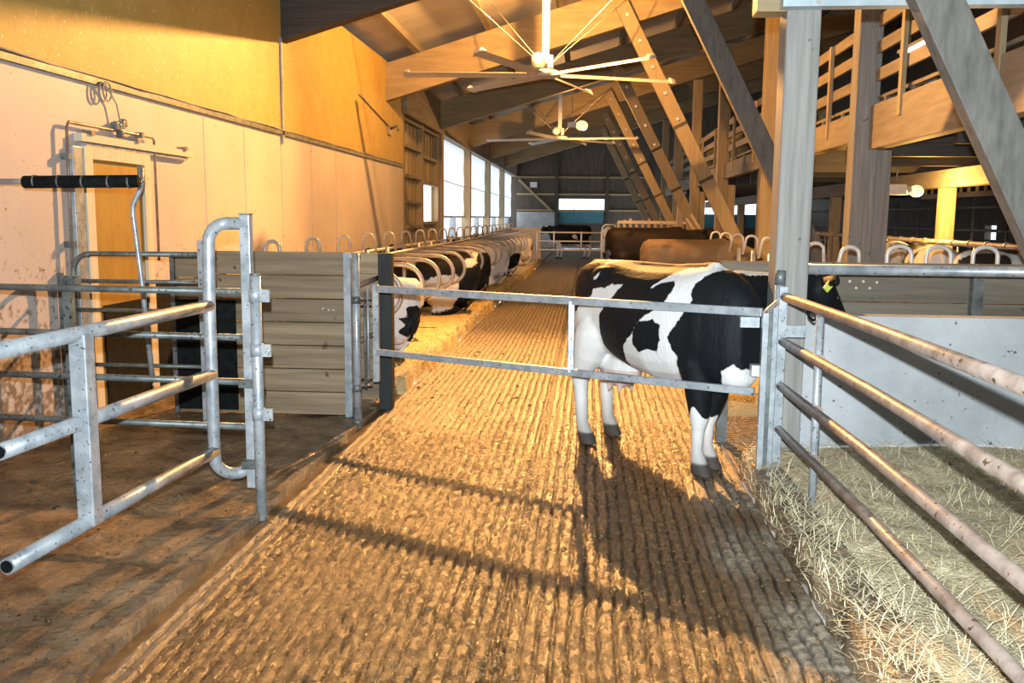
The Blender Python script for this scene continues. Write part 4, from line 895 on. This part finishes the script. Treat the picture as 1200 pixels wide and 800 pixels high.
cow('cow', 'white and black patched cow at the feed fence, right of three', (4.45, 10.05, .03), 22, FEEDC, NECK, (.7, 0, -.7), voxel=.03, sdfun=rand_sd(19, 2.2, .47), group=FG)
LN = [(.98, .05, .78), (1.12, .08, .92)]; LG = 'cows lying in the left cubicles'
def lie1(co):
    P = co[:, [0, 2]]
    return np.minimum(.09, -sdf_poly(P, [(-.80, .15), (-.80, .50), (-.70, .62), (-.60, .60), (-.62, .50), (-.52, .48), (-.60, .40), (-.50, .33), (-.66, .22)]))
cow('cow', 'pale pinkish lying cow with a dark rump patch, nearest in the cubicles', (-2.56, 10.2, .16), 176, HOLSTEIN, LN, (.8, .3, -.5), lying=True, sdfun=lie1, voxel=.022, group=LG)
cow('cow', 'black cow lying among the nearest cubicle loops', (-2.5, 15.22, .16), 178, HOLSTEIN, LN, (.8, -.3, -.4), lying=True, sdfun=rand_sd(21, 2.0, .64), voxel=.03, group=LG)
cow('cow', 'black lying cow with a white flank stripe beside the kerb', (-2.6, 17.73, .16), 186, HOLSTEIN, LN, (.8, .3, -.5), lying=True, sdfun=lambda co: .06-np.abs(co[:, 0]+.28+.3*(co[:, 2]-.4)), voxel=.03, group=LG)
cow('cow', 'white cow lying at the kerb, nearest of the pale pair', (-2.55, 21.5, .16), 182, HOLSTEIN, LN, (.8, .3, -.5), lying=True, sdfun=rand_sd(24, 1.8, .30), voxel=.03, group=LG)
cow('cow', 'white cow lying at the kerb, further of the pale pair', (-2.55, 25.26, .16), 178, HOLSTEIN, LN, (.8, .3, -.5), lying=True, sdfun=rand_sd(27, 1.8, .32), voxel=.035, group=LG)
cow('cow', 'pale cow with brown patches lying before the tan board', (-2.55, 30.28, .16), 183, FEEDC, LN, (.8, .3, -.5), lying=True, sdfun=rand_sd(33, 2.1, .42), voxel=.035, group=LG)

# ------------------------------------------------------------------ loose straw, crumbs
def strands(name, n, fn, L, w, m, label, cat, zlift=.01, tilt=.25):
    r = np.random.default_rng(len(name)+n); P = fn(r, n); a = r.uniform(0, 2*np.pi, n); l = r.uniform(L[0], L[1], n); t = r.normal(0, tilt, n); bend = r.normal(0, .12, n)
    d = np.stack([np.cos(a)*np.cos(t), np.sin(a)*np.cos(t), np.abs(np.sin(t))], 1)*l[:, None]; s = np.stack([-np.sin(a), np.cos(a), np.zeros(n)], 1)*(w*r.uniform(.6, 1.2, n))[:, None]
    mid = P+d*.5+s/w*bend[:, None]*l[:, None]*.3+np.array([0, 0, 1])*(l*.06)[:, None]; end = P+d
    up = np.array([0, 0, zlift])
    V = np.stack([P-s+up, P+s+up, mid-s+up*1.4, mid+s+up*1.4, end-s*.6+up, end+s*.6+up], 1).reshape(-1, 3)
    i = np.arange(n)[:, None]*6; Fc = np.concatenate([i+np.array([[0, 1, 3, 2]]), i+np.array([[2, 3, 5, 4]])], 0)
    me = bpy.data.meshes.new(name); me.vertices.add(len(V)); me.vertices.foreach_set('co', V.astype(np.float32).ravel())
    me.loops.add(Fc.size); me.loops.foreach_set('vertex_index', Fc.astype(np.int32).ravel()); me.polygons.add(len(Fc)); me.polygons.foreach_set('loop_start', np.arange(0, Fc.size, 4, dtype=np.int32))
    me.update(calc_edges=True); me.validate(); me.materials.append(m); o = bpy.data.objects.new(name, me); COL.objects.link(o)
    return tag(o, label, cat, kind='stuff')
def pen(r, n):
    x = 1.10+r.random(n)**1.15*3.2; y = r.uniform(1.8, 6.28, n)
    z = .15+(vnoise(x*1.3, y*1.3, 41)-.5)*.08+(vnoise(x*6, y*6, 42)-.5)*.05+np.clip(y-5.6, 0, 1)*.08; z = np.where(x < 1.27, .18, z)
    return np.stack([x, y, z], 1)
strands('loose_straw', 15000, pen, (.05, .20), .0022, STRAW, 'loose pale straw strewn over the pen floor', 'straw')
def curbhair(r, n):
    y = r.uniform(1.8, 6.2, n); return np.stack([1.06+r.random(n)*.05, y, r.uniform(.02, .19, n)], 1)
strands('kerb_straw_wisps', 1200, curbhair, (.03, .10), .0018, STRAW, 'short straw wisps clinging to the right kerb', 'straw', 0, .6)
def bedhair(r, n):
    y = 8.9+r.random(n)**1.6*18; return np.stack([-1.80-r.random(n)**2*.25, y, .17+r.normal(0, .015, n)-.06*(r.random(n) < .3)], 1)
strands('bed_edge_straw', 2500, bedhair, (.03, .10), .003, STRAW, 'straw bits along the edge of the lying bed', 'straw', .005, .4)
def crumbs():
    r = np.random.default_rng(5); n = 9000; oc = np.array([(1,0,0),(0,1,0),(-1,0,0),(0,-1,0),(0,0,1),(0,0,-.4)], float); fc = np.array([(0,1,4),(1,2,4),(2,3,4),(3,0,4),(1,0,5),(2,1,5),(3,2,5),(0,3,5)])
    y = 2.4+r.random(n)**1.7*12; x = np.where(r.random(n) < .8, r.uniform(-1.78, 1.05, n), r.uniform(-3.6, -1.95, n))
    left = x < -1.9; keep = vnoise(x*1.6, y*1.1, 61) > .30; x, y, left = x[keep], y[keep], left[keep]; n = len(x)
    s = r.uniform(.004, .011, n)*np.where(r.random(n) < .04, 2.2, 1); ang = r.uniform(0, 6.28, n)
    V = oc[None]*np.stack([s*r.uniform(.7, 1.6, n), s, s*r.uniform(.5, .9, n)], 1)[:, None, :]*r.uniform(.7, 1.3, (n, 6, 1))
    c, q = np.cos(ang), np.sin(ang); V = np.stack([V[..., 0]*c[:, None]-V[..., 1]*q[:, None], V[..., 0]*q[:, None]+V[..., 1]*c[:, None], V[..., 2]], -1)
    V += np.stack([x, y, np.where(left, .022, .001)], 1)[:, None, :]
    Fc = (np.arange(n)[:, None, None]*6+fc[None]).reshape(-1, 3)
    me = bpy.data.meshes.new('muck_crumbs'); me.vertices.add(n*6); me.vertices.foreach_set('co', V.astype(np.float32).ravel())
    me.loops.add(Fc.size); me.loops.foreach_set('vertex_index', Fc.astype(np.int32).ravel()); me.polygons.add(len(Fc)); me.polygons.foreach_set('loop_start', np.arange(0, Fc.size, 3, dtype=np.int32))
    me.update(calc_edges=True); me.validate(); me.materials.append(CRUMB); o = bpy.data.objects.new('muck_crumbs', me); COL.objects.link(o)
    tag(o, 'dark crumbs of muck scattered over the alley floor', 'muck', kind='stuff')
crumbs()
